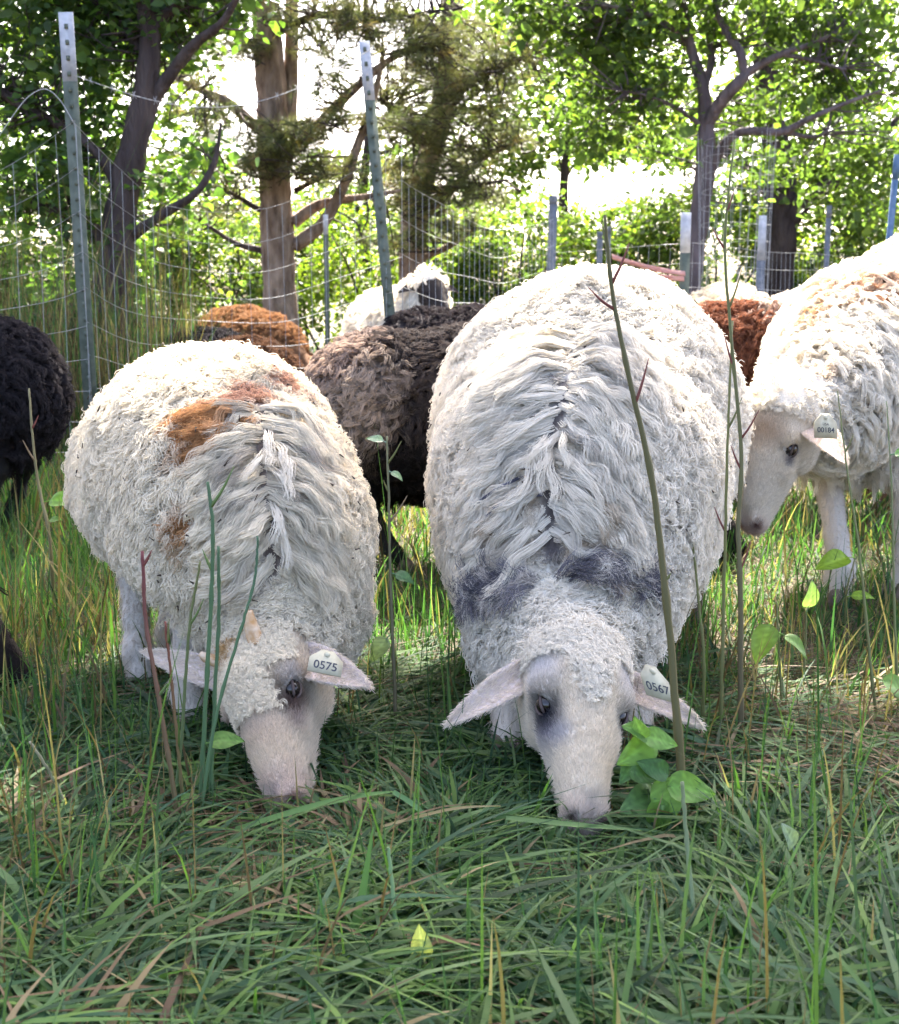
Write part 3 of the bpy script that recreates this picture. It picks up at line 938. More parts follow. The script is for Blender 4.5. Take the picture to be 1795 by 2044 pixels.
class Sheep:
    def __init__(s, J, head_dors, feet, rs=1.0, r=None, fine=0.005, coarse=0.016, head=True, hs=1.0):
        """J: joints R M S N0 N1 PO MZ in world metres; feet: FL FR HL HR on the ground; rs scales limb radii"""
        s.J = {k: np.asarray(v, float) for k, v in J.items()}
        s.rs = rs
        s.hs = hs
        J = s.J
        r = r or dict(R=.20, M=.235, S=.195, N0=.15, N1=.115, PO=.07)
        s.r = r
        s.fwd = nrm((J['S'] - J['R']) * V3(1, 1, 0))
        s.lat = np.cross(V3(0, 0, 1), s.fwd)          # the animal's left
        s.feet = feet
        s.has_head = head
        # head frame
        s.hd = nrm(J['MZ'] - J['PO'])
        d = np.asarray(head_dors, float)
        s.hn = nrm(d - s.hd * (d @ s.hd))
        s.hl = np.cross(s.hn, s.hd)                     # animal's left side of the head
        if s.hl @ np.cross(V3(0, 0, 1), s.fwd) < -2:    # never
            s.hl = -s.hl
        s.HF = np.stack([s.hd, s.hl, s.hn])
        s.legs = []
        for nm, side, front in (('FL', 1, True), ('FR', -1, True), ('HL', 1, False), ('HR', -1, False)):
            if nm not in feet: continue
            f = np.asarray(feet[nm], float)
            if front:
                top = J['S'] + s.lat * side * .105 * rs + V3(0, 0, -.10 * rs)
                knee = f * .52 + top * .48 + s.fwd * .012
                knee[2] = .24 * rs
                fet = f + V3(0, 0, .075 * rs) - s.fwd * .012
                ch = [(top, .085), (knee, .031), (knee * .35 + fet * .65, .0225), (fet, .027), (f + V3(0, 0, .03) + s.fwd * .012, .029)]
            else:
                top = J['R'] + s.lat * side * .10 * rs + V3(0, 0, -.06 * rs)
                stif = top * .55 + f * .45 + s.fwd * .07
                stif[2] = .36 * rs
                hock = f * .8 + top * .2 - s.fwd * .07
                hock[2] = .255 * rs
                fet = f + V3(0, 0, .08 * rs) - s.fwd * .012
                ch = [(top, .13), (stif, .085), (hock, .034), (hock * .35 + fet * .65, .0235), (fet, .028), (f + V3(0, 0, .03) + s.fwd * .012, .03)]
            s.legs.append([(a, b * rs) for a, b in ch])
    def H(s, t, l, n):
        """point in head coordinates: t along poll->muzzle, l to its left, n out of the forehead (metres of a 0.27 m head)"""
        return s.J['PO'] + (s.hd * t + s.hl * l + s.hn * n) * s.hs
    def torso(s, p):
        J, r = s.J, s.r
        d = d_cone(p, J['R'], J['M'], r['R'], r['M'])
        d = smin(d, d_cone(p, J['M'], J['S'], r['M'], r['S']), .05)
        w_ = r.get('W', .05)
        d = smin(d, d_cone(p, J['M'] + s.lat * w_, J['M'] - s.lat * w_, r['M'] * .97, r['M'] * .97), .06)
        d = smin(d, d_cone(p, J['R'] + s.lat * w_ * .7, J['R'] - s.lat * w_ * .7, r['R'] * .96, r['R'] * .96), .06)
        d = smin(d, d_cone(p, J['S'], J['N0'], r['S'], r['N0']), .08)
        d = smin(d, d_cone(p, J['N0'], J['N1'], r['N0'], r['N1']), .05)
        d = smin(d, d_cone(p, J['N1'], s.H(.02, 0, -.02), r['N1'], r['PO']), .04)
        d = smin(d, d_cone(p, J['S'] + V3(0, 0, -.09) * s.rs + s.fwd * .03, J['M'] + V3(0, 0, -.05) * s.rs, r['S'] * .72, r['M'] * .8), .06)
        return d
    def headd(s, p):
        k = s.hs
        F = s.HF
        H = s.H
        d = d_ell(p, H(.050, 0, -.022), F, np.array([.078, .070, .068]) * k)
        d = smin(d, d_cone(p, H(.085, 0, -.010), H(.245, 0, .000), .056 * k, .0265 * k), .03 * k)         # face
        d = smin(d, d_cone(p, H(.08, 0, .016), H(.235, 0, .014), .036 * k, .019 * k), .02 * k)           # nose bridge
        d = smin(d, d_cone(p, H(.06, 0, -.068), H(.245, 0, -.028), .046 * k, .018 * k), .03 * k)          # jaw
        for sg in (1, -1):
            d = smin(d, d_ell(p, H(.094, sg * .050, .010), F, np.array([.028, .021, .020]) * k), .014 * k)   # brow
            d = smin(d, d_ell(p, H(.145, sg * .036, -.012), F, np.array([.036, .016, .018]) * k), .02 * k)   # cheekbone
            d = smin(d, d_ell(p, H(.085, sg * .040, -.058), F, np.array([.05, .022, .04]) * k), .02 * k)     # jowl
            d = smin(d, d_ell(p, H(.268, sg * .0125, .006), F, np.array([.021, .0145, .019]) * k), .010 * k)   # nostril wings
            d = smax(d, -d_ell(p, s.eye_c(sg) + s.hl * sg * .006 * k, F, np.array([.016, .013, .0115]) * k), .007 * k)    # eye socket
            d = smax(d, -d_ell(p, H(.286, sg * .017, .010), F, np.array([.013, .005, .008]) * k), .004 * k)   # nostril
            d = smax(d, -d_ell(p, H(.262, sg * .0265, -.026), F, np.array([.045, .012, .0035]) * k), .004 * k)   # mouth
        d = smin(d, d_ell(p, H(.272, 0, -.010), F, np.array([.022, .0235, .023]) * k), .012 * k)
        return d
    def eye_c(s, sg):
        return s.H(.116, sg * .0505, .004)
    def legd(s, p):
        d = np.full(len(p), 9.0, np.float32)
        for ch in s.legs:
            for (a, ra), (b, rb) in zip(ch[:-1], ch[1:]):
                d = smin(d, d_cone(p, a, b, ra, rb), .018)
        return d
    def sdf(s, p):
        p = np.asarray(p, np.float32)
        d = smin(s.torso(p), s.legd(p), .05)
        if s.has_head:
            d = smin(d, s.headd(p), .022)
        return d
    def grad(s, p, e=.004):
        p = np.asarray(p, float)
        g = np.stack([s.sdf(p + V3(e, 0, 0)) - s.sdf(p - V3(e, 0, 0)), s.sdf(p + V3(0, e, 0)) - s.sdf(p - V3(0, e, 0)), s.sdf(p + V3(0, 0, e)) - s.sdf(p - V3(0, 0, e))], -1)
        return nrm(g)
    def hit(s, u, v):
        """where the line of sight through photo position (u, v) meets the body"""
        d = nrm(ray(u, v))
        t = .9
        for _ in range(90):
            q = V3(0, 0, CAMH) + d * t
            x = float(s.sdf(q[None])[0])
            if x < .001: break
            t += x * .8
        return q
    def mesh(s, fine=.005, coarse=.017):
        J = s.J
        P = [J[k] for k in J] + [a for ch in s.legs for a, _ in ch]
        rad = [s.r.get(k, .08) + s.r.get('W', .05) for k in J] + [b for ch in s.legs for _, b in ch]
        lo = np.min([p - r_ for p, r_ in zip(P, rad)], 0) - .05
        hi = np.max([p + r_ for p, r_ in zip(P, rad)], 0) + .05
        lo[2] = max(lo[2], -.03)
        hp = np.array([s.H(t, l, n) for t in (-.02, .31) for l in (-.09, .09) for n in (-.12, .07)])
        hlo, hhi = hp.min(0), hp.max(0)
        if not s.has_head:
            hlo, hhi = hi + 9, hi + 9.1
        g = [axis_grid(lo[i], hi[i], hlo[i], hhi[i], fine, coarse) if s.has_head else np.arange(lo[i], hi[i], coarse, dtype=np.float32) for i in range(3)]
        X = np.stack(np.meshgrid(*g, indexing='ij'), -1).reshape(-1, 3)
        F = np.empty(len(X), np.float32)
        for a in range(0, len(X), 200000):
            F[a:a + 200000] = s.sdf(X[a:a + 200000])
        F = F.reshape(len(g[0]), len(g[1]), len(g[2]))
        return surface_nets(*g, F)
    def ear(s, side, tip, base=None, width=.052, face=None, cup=.012, bend=.015, ns=14, nq=7):
        """leaf-shaped cupped ear from the side of the poll to tip"""
        b = base if base is not None else s.H(.035, side * .058, -.022)
        L_ = np.linalg.norm(tip - b)
        a = (tip - b) / L_
        f = face if face is not None else s.hn
        f = nrm(f - a * (f @ a))
        c = np.cross(f, a)
        vs = []
        for layer in (0, 1):
            for i in range(ns):
                t = i / (ns - 1)
                w_ = width * .5 * (math.sin(math.pi * (.10 + .90 * t) ** .72) ** .72 * (1.0 - .12 * t)) + .0012
                if t < .15: w_ = max(w_, width * .30)
                for j in range(nq):
                    q = -1 + 2 * j / (nq - 1)
                    h = cup * (1 - t * .5) * (q * q - .4) + bend * math.sin(t * math.pi) - (.006 * (1 - q * q) * (1 - .5 * t) + .0012 if layer else 0)
                    vs.append(b + a * (L_ * t) + c * (w_ * q) + f * h)
        v = np.array(vs)
        i, j = np.meshgrid(np.arange(ns - 1), np.arange(nq - 1), indexing='ij')
        k = (i * nq + j).ravel()
        q1 = np.stack([k, k + nq, k + nq + 1, k + 1], -1)
        q2 = q1[:, ::-1] + ns * nq
        rim = []
        o = ns * nq
        for x in range(ns - 1):
            rim += [(x * nq, x * nq + o, (x + 1) * nq + o, (x + 1) * nq), (x * nq + nq - 1, (x + 1) * nq + nq - 1, (x + 1) * nq + nq - 1 + o, x * nq + nq - 1 + o)]
        for y in range(nq - 1):
            l = (ns - 1) * nq
            rim.append((l + y, l + y + o, l + y + 1 + o, l + y + 1))
        return v, np.vstack([q1, q2, np.array(rim)]), (b, a, f, c, L_)

# ------------------------------------------------------------------ strands
def sample_surface(V, Q, n, rg, wfun=None):
    T = np.vstack([Q[:, [0, 1, 2]], Q[:, [0, 2, 3]]])
    a, b, c = V[T[:, 0]], V[T[:, 1]], V[T[:, 2]]
    cr = np.cross(b - a, c - a)
    ar = np.linalg.norm(cr, axis=1)
    nn = cr / np.maximum(ar, 1e-12)[:, None]
    w_ = ar.copy()
    if wfun is not None:
        w_ = w_ * wfun((a + b + c) / 3, nn)
    i = rg.choice(len(T), n, p=w_ / w_.sum())
    x, y = rg.uniform(size=n), rg.uniform(size=n)
    f = x + y > 1
    x[f], y[f] = 1 - x[f], 1 - y[f]
    p = a[i] + (b[i] - a[i]) * x[:, None] + (c[i] - a[i]) * y[:, None]
    return p, nn[i]

def grow(sh, p, n, comb, length, K=7, lift=.5, height=.02, hr=.0, turns=1.0, rg=rng, ramp=1.0, follow=True):
    """guide strands: comb (n,3) wished direction, length (n,), height = how far the tips stand off the skin"""
    N = len(p)
    ds = (np.broadcast_to(length, (N,)) / (K - 1))[:, None]
    pts = [p]
    cur = p.copy()
    nn = n
    ph = rg.uniform(0, 6.283, N)
    for k in range(1, K):
        t = k / (K - 1)
        tg = comb - nn * (comb * nn).sum(1, keepdims=True)
        tg = nrm(tg)
        d = nrm(tg + nn * (lift * (1 - t) + .02))
        cur = cur + d * ds
        if follow:
            sd = sh.sdf(cur)
            hgt = np.broadcast_to(height, (N,)) * min(1, t * 1.8)
            cur = cur + nn * np.clip(hgt - sd, -.03, .03)[:, None]
            if k % 2 == 0 and k < K - 1:
                nn = sh.grad(cur)
        pts.append(cur)
    G = np.stack(pts, 1)
    if hr is not None and np.any(np.asarray(hr) > 0):
        tg = nrm(comb - n * (comb * n).sum(1, keepdims=True))
        b = np.cross(n, tg)
        t = np.linspace(0, 1, K)
        ang = ph[:, None] + np.broadcast_to(turns, (N,))[:, None] * 6.283 * t[None]
        am = np.broadcast_to(hr, (N,))[:, None] * (t[None] ** ramp)
        G = G + (np.cos(ang) - np.cos(ph)[:, None])[..., None] * am[..., None] * b[:, None] + (np.sin(ang) * am)[..., None] * (n * .6 + tg * .4)[:, None]
    return G

def clump(G, n, m, width, tip=.35, frizz=.0015, rg=rng):
    """m strands per guide, fanned over width at the root and drawn together at the tip"""
    N, K, _ = G.shape
    tg = nrm(np.cross(n, V3(.3, .5, .81)))
    b = np.cross(n, tg)
    rr = np.sqrt(rg.uniform(0, 1, (N, m))) * np.broadcast_to(width, (N,))[:, None]
    th = rg.uniform(0, 6.283, (N, m))
    off = (np.cos(th) * rr)[..., None] * tg[:, None] + (np.sin(th) * rr)[..., None] * b[:, None]
    t = np.linspace(0, 1, K)
    prof = 1 - (1 - tip) * t ** .8
    S = G[:, None] + off[:, :, None] * prof[None, None, :, None]
    fz = rg.normal(size=(N, m, 1, 3)) * frizz * t[None, None, :, None] + rg.normal(size=S.shape) * frizz * .25 * t[None, None, :, None]
    return (S + fz).reshape(N * m, K, 3)

class Fleece:
    def __init__(s):
        s.P, s.C, s.R = [], [], []
    def add(s, S, cols, rad):
        s.P.append(np.asarray(S, np.float32)); s.C.append(np.asarray(cols, np.float32)); s.R.append((len(S), S.shape[1], rad))
        return s
    def build(s, name, parent, mat=None):
        off = np.array(parent_origin(parent), np.float32)
        cu = bpy.data.hair_curves.new(name)
        sizes = np.concatenate([np.full(n, k, np.int32) for n, k, _ in s.R])
        cu.add_curves(sizes.tolist())
        pos = np.concatenate([p.reshape(-1, 3) for p in s.P]) - off
        cu.attributes['position'].data.foreach_set('vector', pos.ravel().astype(np.float32))
        rad = np.concatenate([np.tile(rd * np.linspace(1, .35, k) ** .8, n) for n, k, rd in s.R]).astype(np.float32)
        a = cu.attributes.get('radius') or cu.attributes.new('radius', 'FLOAT', 'POINT')
        a.data.foreach_set('value', rad)
        c = np.ones((len(sizes), 4), np.float32)
        c[:, :3] = np.clip(np.concatenate(s.C), 0, 1)
        a = cu.attributes.new('col', 'FLOAT_COLOR', 'CURVE')
        a.data.foreach_set('color', c.ravel())
        cu.materials.append(mat or m_fleece)
        o = bpy.data.objects.new(name, cu)
        link(o, parent)
        tag(o, kind='stuff')
        return o

def patches(p, base, plist, seed=0):
    """own colour of the coat at points p: base plus blots [(centre, radius, colour, softness)]"""
    c = np.broadcast_to(np.asarray(base, float), (len(p), 3)).copy()
    wob = vnoise(p, 9.0, 70 + seed) * .25 + vnoise(p, 22.0, 71 + seed) * .18
    for ce, rd, col, soft in plist:
        d = np.linalg.norm(p - ce, axis=1) / rd + wob
        w_ = np.clip((1 - d) / soft, 0, 1)[:, None]
        c = c * (1 - w_) + np.asarray(col) * w_
    return c

def text_mesh(txt, size):
    cu = bpy.data.curves.new('number', 'FONT')
    cu.body = txt
    cu.size = size
    cu.align_x = 'CENTER'
    cu.align_y = 'CENTER'
    cu.offset = size * .012
    o = bpy.data.objects.new('tmp_text', cu)
    C.objects.link(o)
    dg = bpy.context.evaluated_depsgraph_get()
    me = bpy.data.meshes.new_from_object(o.evaluated_get(dg))
    bpy.data.objects.remove(o)
    v = np.array([x.co[:] for x in me.vertices])
    me.calc_loop_triangles()
    t = np.array([x.vertices[:] for x in me.loop_triangles])
    return v, t

def ear_tag(root, cen, ex, ey, en, w_, h_, txt, tsize, small=None):
    """flat plastic tag: ex right, ey up (neck of the tag), en towards the reader; rounded neck at the top"""
    out2 = [(-.5, -.5), (.5, -.5), (.5, .12), (.30, .34), (.18, .5), (-.18, .5), (-.30, .34), (-.5, .12)]
    n = len(out2)
    P2 = np.array(out2) * [w_, h_]
    fr = [cen + ex * a + ey * b + en * .0011 for a, b in P2]
    bk = [cen + ex * a + ey * b - en * .0011 for a, b in P2]
    v = np.array(fr + bk + [cen + en * .0011, cen - en * .0011])
    t = []
    for i in range(n):
        j = (i + 1) % n
        t += [(2 * n, i, j), (2 * n + 1, n + j, n + i), (i, n + i, n + j), (i, n + j, j)]
    o = mesh_obj('ear_tag', v, np.array(t), m_tag, root, smooth=False)
    for s_, sz, dy in [(txt, tsize, -.18)] + ([(small, tsize * .5, .06)] if small else []):
        tv, tt = text_mesh(s_, sz)
        wv = cen + np.outer(tv[:, 0], ex) + np.outer(tv[:, 1] + dy * h_, ey) + en * .0016
        mesh_obj('number', wv, tt, m_ink, o, smooth=False)
    # the button that holds it
    th = np.linspace(0, 6.283, 12, endpoint=False)
    bc = cen + ey * h_ * .33
    v = np.vstack([[bc + ex * math.cos(a) * .0045 + ey * math.sin(a) * .0045 + en * .0012 for a in th], [bc + ex * math.cos(a) * .003 + ey * math.sin(a) * .003 + en * .004 for a in th], [bc + en * .004]])
    t = []
    for i in range(12):
        j = (i + 1) % 12
        t += [(i, j, 12 + j), (i, 12 + j, 12 + i), (24, 12 + i, 12 + j)]
    mesh_obj('button', v, np.array(t), m_tag, o)
    return o

def hooves(sh, root):
    for ch in sh.legs:
        f = ch[-1][0].copy()
        for sg in (1, -1):
            c = V3(f[0], f[1], 0) + sh.lat * sg * .014 * sh.rs + sh.fwd * .012
            vs, fs = [], []
            for k, (z, rx, ry, fo) in enumerate([(-.008, .034, .0145, .012), (.012, .029, .0135, .006), (.036, .021, .012, -.004), (.042, .010, .006, -.006)]):
                for j in range(8):
                    a = j * math.pi / 4
                    vs.append(c + sh.fwd * (fo + math.cos(a) * rx) * sh.rs + sh.lat * math.sin(a) * ry * sh.rs + V3(0, 0, z * sh.rs + .004))
            for k in range(3):
                for j in range(8):
                    fs.append((k * 8 + j, k * 8 + (j + 1) % 8, (k + 1) * 8 + (j + 1) % 8, (k + 1) * 8 + j))
            fs.append((24, 25, 26, 27)); fs.append((24, 27, 28, 31)); fs.append((28, 29, 30, 31))
            mesh_obj('hoof', np.array(vs), np.array(fs), m_hoof, root)

def eyes(sh, root, sides=(1, -1)):
    for sg in sides:
        c = sh.eye_c(sg)
        u_, v_ = np.meshgrid(np.linspace(0, math.pi, 9), np.linspace(0, 2 * math.pi, 14, endpoint=False), indexing='ij')
        d = np.stack([np.sin(u_) * np.cos(v_), np.sin(u_) * np.sin(v_), np.cos(u_)], -1).reshape(-1, 3)
        r = .0138 * sh.hs
        fs = []
        for i in range(8):
            for j in range(14):
                fs.append((i * 14 + j, (i + 1) * 14 + j, (i + 1) * 14 + (j + 1) % 14, i * 14 + (j + 1) % 14))
        mesh_obj('eye', c + d * r, np.array(fs), m_eye, root)
        # upper and lower lids: short arcs of skin over the ball
        for up in (1, -1):
            th = np.linspace(-1.25, 1.25, 9)
            pts = [c + (sh.hd * math.sin(a) * 1.28 + sh.hl * sg * math.cos(a) * .78 + sh.hn * up * (.62 * math.cos(a) + .02)) * r for a in th]
            v, q, t = tube(np.array(pts), [.0008] + [.0022] * 7 + [.0008], 6)
            mesh_obj('eyelid', v, [q, t], M_LID, root)
M_LID = M_plain('eyelid_skin', (0.07, 0.05, 0.045), 0.6)

def facing(p, n):
    """more strands where the lens can see them, thin elsewhere"""
    v = nrm(V3(0, 0, CAMH) - p)
    return np.clip((v * n).sum(1) * 2.2 + 1.1, .22, 1.0)
# ================================================================== the flock
WHITE = V3(.87, .805, .69)
CREAM = V3(.84, .755, .60)
def chaff(sh, root, V, Q, n, rg, reg=None):
    p, nn = sample_surface(V, Q, n, rg, reg)
    S = Soup()
    for a, b in zip(p, nn):
        d = nrm(np.cross(b, rg.normal(size=3)))
        c = a + b * rg.uniform(.030, .044)
        L_ = rg.uniform(.003, .011)
        S.tube([c - d * L_ * .5, c + d * L_ * .5 + b * .001], [rg.uniform(.0008, .0018), .0006], 4)
    o = S.build('chaff', m_bits, root)
    tag(o, kind='stuff')

def big_sheep(name_label, sh, ears, base, plist, face_fn, ncurl, seed, curl_len=.036, curl_r=.0050, mane=None, comb_fn=None, cap=None, shag=None, extra=None, fine=.005, coarse=.016, wool_r=.00075, noise_amp=.0):
    rg = np.random.default_rng(seed)
    o0 = (sh.J['S'] + sh.J['R']) / 2
    root = empty('sheep', (o0[0], o0[1], 0))
    tag(root, name_label, 'sheep', 'sheep of the grazing flock')
    V, Q = sh.mesh(fine, coarse)
    EV, EQ, einfo = [], [], []
    nb = len(V)
    off = nb
    for (side, tip, kw) in ears:
        ev, eq, info = sh.ear(side, tip, **kw)
        EV.append(ev); EQ.append(eq + off); off += len(ev)
        einfo.append(info)
    # own colours
    hp = (V - sh.J['PO']) @ sh.HF.T / sh.hs
    dh, dt, dl = sh.headd(V.astype(np.float32)), sh.torso(V.astype(np.float32)), sh.legd(V.astype(np.float32))
    def classes(P):
        P32 = P.astype(np.float32)
        h_ = (P - sh.J['PO']) @ sh.HF.T / sh.hs
        a, b, c = sh.headd(P32), sh.torso(P32), sh.legd(P32)
        isleg = (c < b - .004) & (P[:, 2] < .30 * sh.rs)
        ishead = (a < b + .004) & (a < c)
        iscap = ishead & ((h_[:, 0] < .070) & (h_[:, 2] > -.055)) if cap is None else ishead & cap(h_)
        isface = ishead & ~iscap
        return isleg, iscap, isface, h_
    def coat(P):
        isleg, iscap, isface, h_ = classes(P)
        c = patches(P, base, plist, seed)
        c[isleg] = V3(.60, .53, .45)
        c[isface] = face_fn(h_[isface])
        return c, isleg, iscap, isface
    col, isleg, iscap, isface = coat(V)
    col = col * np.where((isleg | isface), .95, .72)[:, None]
    cols = [col]
    for ev in EV:
        cols.append(np.tile(V3(.66, .54, .48), (len(ev), 1)))
    allV = np.vstack([V] + EV)
    allQ = np.vstack([Q] + EQ)
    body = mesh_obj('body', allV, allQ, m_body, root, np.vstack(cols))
    hooves(sh, root)
    eyes(sh, root)
    F = Fleece()
    # ---- short coat of face, ears and legs
    n = 26000
    p, nn = sample_surface(V, Q, n * 2, rg, facing)
    _, isleg, iscap, isface = coat(p)[0], *coat(p)[1:]
    c0, isleg, iscap, isface = coat(p)
    def short(p, nn, cc, L_, comb, lift=.35, rad=.00042, K=3):
        tg = nrm(comb - nn * (comb * nn).sum(1, keepdims=True) + rg.normal(size=p.shape) * .25)
        ds = (L_ * rg.uniform(.6, 1.3, len(p)))[:, None]
        S = np.stack([p - nn * .001, p + (tg * .45 + nn * lift) * ds * .5, p + (tg + nn * lift * .9) * ds], 1)
        F.add(S, cc * rg.uniform(.85, 1.12, (len(p), 1)), rad)
    pf, nf = sample_surface(V, Q, 30000, rg, lambda P, N_: ((sh.headd(P.astype(np.float32)) < .01)) * facing(P, N_) + 1e-9)
    cf, il, ic, isf = coat(pf)
    for sg in (1, -1):
        isf &= np.linalg.norm(pf - sh.eye_c(sg), axis=1) > .0185 * sh.hs
    short(pf[isf], nf[isf], cf[isf], .0075, -sh.hd[None])
    pl, nl = sample_surface(V, Q, 9000, rg, lambda P, N_: ((sh.legd(P.astype(np.float32)) < .01) & (P[:, 2] < .33)) * 1.0 + 1e-9)
    cl_, il, _, _ = coat(pl)
    short(pl[il], nl[il], cl_[il], .012, V3(0, 0, -1)[None], .3)
    for ev, eq, info in zip(EV, EQ, einfo):
        o_ = nb + sum(len(x) for x in EV[:[id(y) for y in EV].index(id(ev))])
        pe, ne = sample_surface(allV, eq, 2600, rg)
        short(pe, ne, np.tile(V3(.80, .70, .58), (len(pe), 1)), .0065, info[1][None], .35)
    # ---- wool cap on the poll and forehead
    pc, nc = sample_surface(V, Q, 9000, rg, lambda P, N_: ((sh.headd(P.astype(np.float32)) < .012)) * facing(P, N_) + 1e-9)
    cc, il, ic, isf = coat(pc)
    if ic.any():
        pc, nc, cc = pc[ic], nc[ic], cc[ic]
        cb = rg.normal(size=pc.shape) + V3(0, 0, -.6)
        G = grow(sh, pc, nc, cb, .015, 7, 1.4, .010, .0030, 1.6, rg, .4, follow=False)
        F.add(clump(G, nc, 6, .0032, .6, .0012, rg), np.repeat(cc * rg.uniform(.78, 1.05, (len(cc), 1)), 6, 0), .0005)
    # ---- body wool
    p, nn = sample_surface(V, Q, ncurl, rg, lambda P, N_: facing(P, N_) * np.where(sh.headd(P.astype(np.float32)) < sh.torso(P.astype(np.float32)), .02, 1))
    c0, il, ic, isf = coat(p)
    ok = ~(il | isf | ic)
    p, nn, c0 = p[ok], nn[ok], c0[ok]
    cb = comb_fn(p) if comb_fn else np.tile(V3(0, 0, -1), (len(p), 1))
    cb = cb + rg.normal(size=p.shape) * .45
    lenm = curl_len * rg.uniform(.75, 1.25, len(p))
    hr = curl_r * rg.uniform(.6, 1.3, len(p))
    frac = None
    if mane is not None:
        dm = np.min(np.linalg.norm(p[:, None] - mane['line'][None, ::2], axis=2), 1)
        lenm = lenm * np.clip(.35 + (dm - mane['clear'] * .6) / (mane['clear'] * .8), .35, 1)
        kp = dm > .017
        p, nn, c0, cb, lenm, hr = p[kp], nn[kp], c0[kp], cb[kp], lenm[kp], hr[kp]
    dpo = np.linalg.norm(p - sh.H(.02, 0, -.02), axis=1)
    lenm = lenm * np.clip(.35 + (dpo - .10) / .14, .35, 1)
    # lumpy clumping: neighbouring locks lean together
    cb = cb + np.stack([vnoise(p, 14, seed + k) for k in range(3)], -1) * .9
    G = grow(sh, p, nn, cb, lenm, 10, 1.9, lenm * .62 + vnoise(p, 11, seed + 9) * .006, hr, 1.9 + rg.uniform(-.4, .5, len(p)), rg, .45, follow=True)
    m = 6
    shade = rg.uniform(.82, 1.06, (len(p), 1))
    F.add(clump(G, nn, m, .0050, .55, .0030, rg), np.repeat(c0 * shade, m, 0), wool_r)
    # ---- long combed locks on neck and withers, parted along the spine
    if mane is not None:
        ln = mane['line']
        T = nrm(np.gradient(ln, axis=0))
        gr = sh.grad(ln)
        rows = mane['rows']
        for (d0, L_, wd, m_) in rows:
            cum = np.concatenate([[0], np.cumsum(np.linalg.norm(np.diff(ln, axis=0), axis=1))])
            npos = int(cum[-1] / mane.get('step', .0095))
            for side in (1, -1):
                s_ = np.sort(rg.uniform(0, cum[-1], npos))
                q = np.stack([np.interp(s_, cum, ln[:, i]) for i in range(3)], -1)
                tt = nrm(np.stack([np.interp(s_, cum, T[:, i]) for i in range(3)], -1))
                n0 = sh.grad(q)
                lt = nrm(np.cross(n0, tt)) * side
                dd = (d0 + rg.normal(size=npos) * .006 + (.003 if d0 < .01 else 0))[:, None]
                q = q + lt * np.maximum(dd, .003)
                for _ in range(3):
                    g = sh.grad(q)
                    q = q - g * sh.sdf(q)[:, None]
                g = sh.grad(q)
                # sweep out to the side and on down the neck
                ends = np.clip(s_ / cum[-1], 0, 1)
                cb = lt * mane['out'] + tt * mane['along'] + V3(0, 0, -.35) + rg.normal(size=q.shape) * .14
                Ls = L_ * rg.uniform(.75, 1.2, npos)
                G = grow(sh, q, g, cb, Ls, 12, .85, (mane['h'] + rg.uniform(-.006, .010, npos)), .0085 * rg.uniform(.4, 1.2, npos), rg.uniform(.9, 1.9, npos), rg, 1.0)
                cc, *_ = coat(q)
                if mane.get('color') is not None:
                    cc = cc * .0 + mane['color'] if mane.get('force') else np.maximum(cc, 0)
                grey = (cc.mean(1) < .42) & (cc.max(1) - cc.min(1) < .13)      # dirt lies on the skin of the parting, the locks over it are clean
                cc[grey] = np.asarray(base) * .92
                cc = cc * rg.uniform(.80, 1.08, (npos, 1))
                S = clump(G, g, m_, wd, .50, .0042, rg)
                ccc = np.repeat(cc, m_, 0) * rg.uniform(.85, 1.08, (npos * m_, 1))
                F.add(S, ccc, .00055)
    if shag is not None:
        shag(sh, F, rg, V, Q, coat)
    if extra is not None:
        extra(sh, F, rg, V, Q, coat, root)
    F.build('fleece', root)
    chaff(sh, root, V, Q, 85, rg, lambda P, N_: facing(P, N_) * (sh.torso(P.astype(np.float32)) < .005) + 1e-9)
    return root, einfo

# ------------------------------------------------------------------ 1. the big white ewe, tag 0567
shC = Sheep(dict(R=V3(.295, 2.46, .475), M=V3(.250, 2.22, .428), S=V3(.205, 1.98, .350), N0=V3(.185, 1.885, .262), N1=V3(.168, 1.785, .172), PO=at(1156, 1284, 1.655), MZ=at(1166, 1636, 1.44)),
            head_dors=V3(.26, -.7, .8), feet=dict(FL=foot(1262, 1.74), FR=foot(1022, 1.71), HL=V3(.50, 2.50, 0), HR=V3(.24, 2.60, 0)),
            r=dict(R=.205, M=.228, S=.195, N0=.148, N1=.102, PO=.060, W=.018), hs=.98)
lineC = np.array([shC.hit(u, v) for u, v in [(1150, 660), (1147, 700), (1135, 760), (1118, 810), (1105, 860), (1098, 920), (1098, 980), (1098, 1040), (1101, 1095)]])
lineC = resample(lineC, 60)
ruffL, ruffR = [shC.hit(u, v) for u, v in [(958, 1192), (1008, 1172), (1065, 1158)]], [shC.hit(u, v) for u, v in [(1140, 1145), (1205, 1140), (1265, 1165)]]
DK = V3(.07, .067, .078)
plC = [(shC.hit(u, v), .035, V3(.60, .50, .38), .8) for u, v in [(1060, 1000), (1140, 1010), (1060, 1080), (1150, 1090), (1090, 950)]]
plC += [(shC.hit(1120, 760), .022, V3(.22, .20, .20), .9), (shC.hit(1100, 850), .022, V3(.2, .18, .16), .9), (shC.hit(1098, 990), .026, V3(.2, .17, .15), .9), (shC.hit(1104, 1100), .026, V3(.16, .14, .14), .9)]
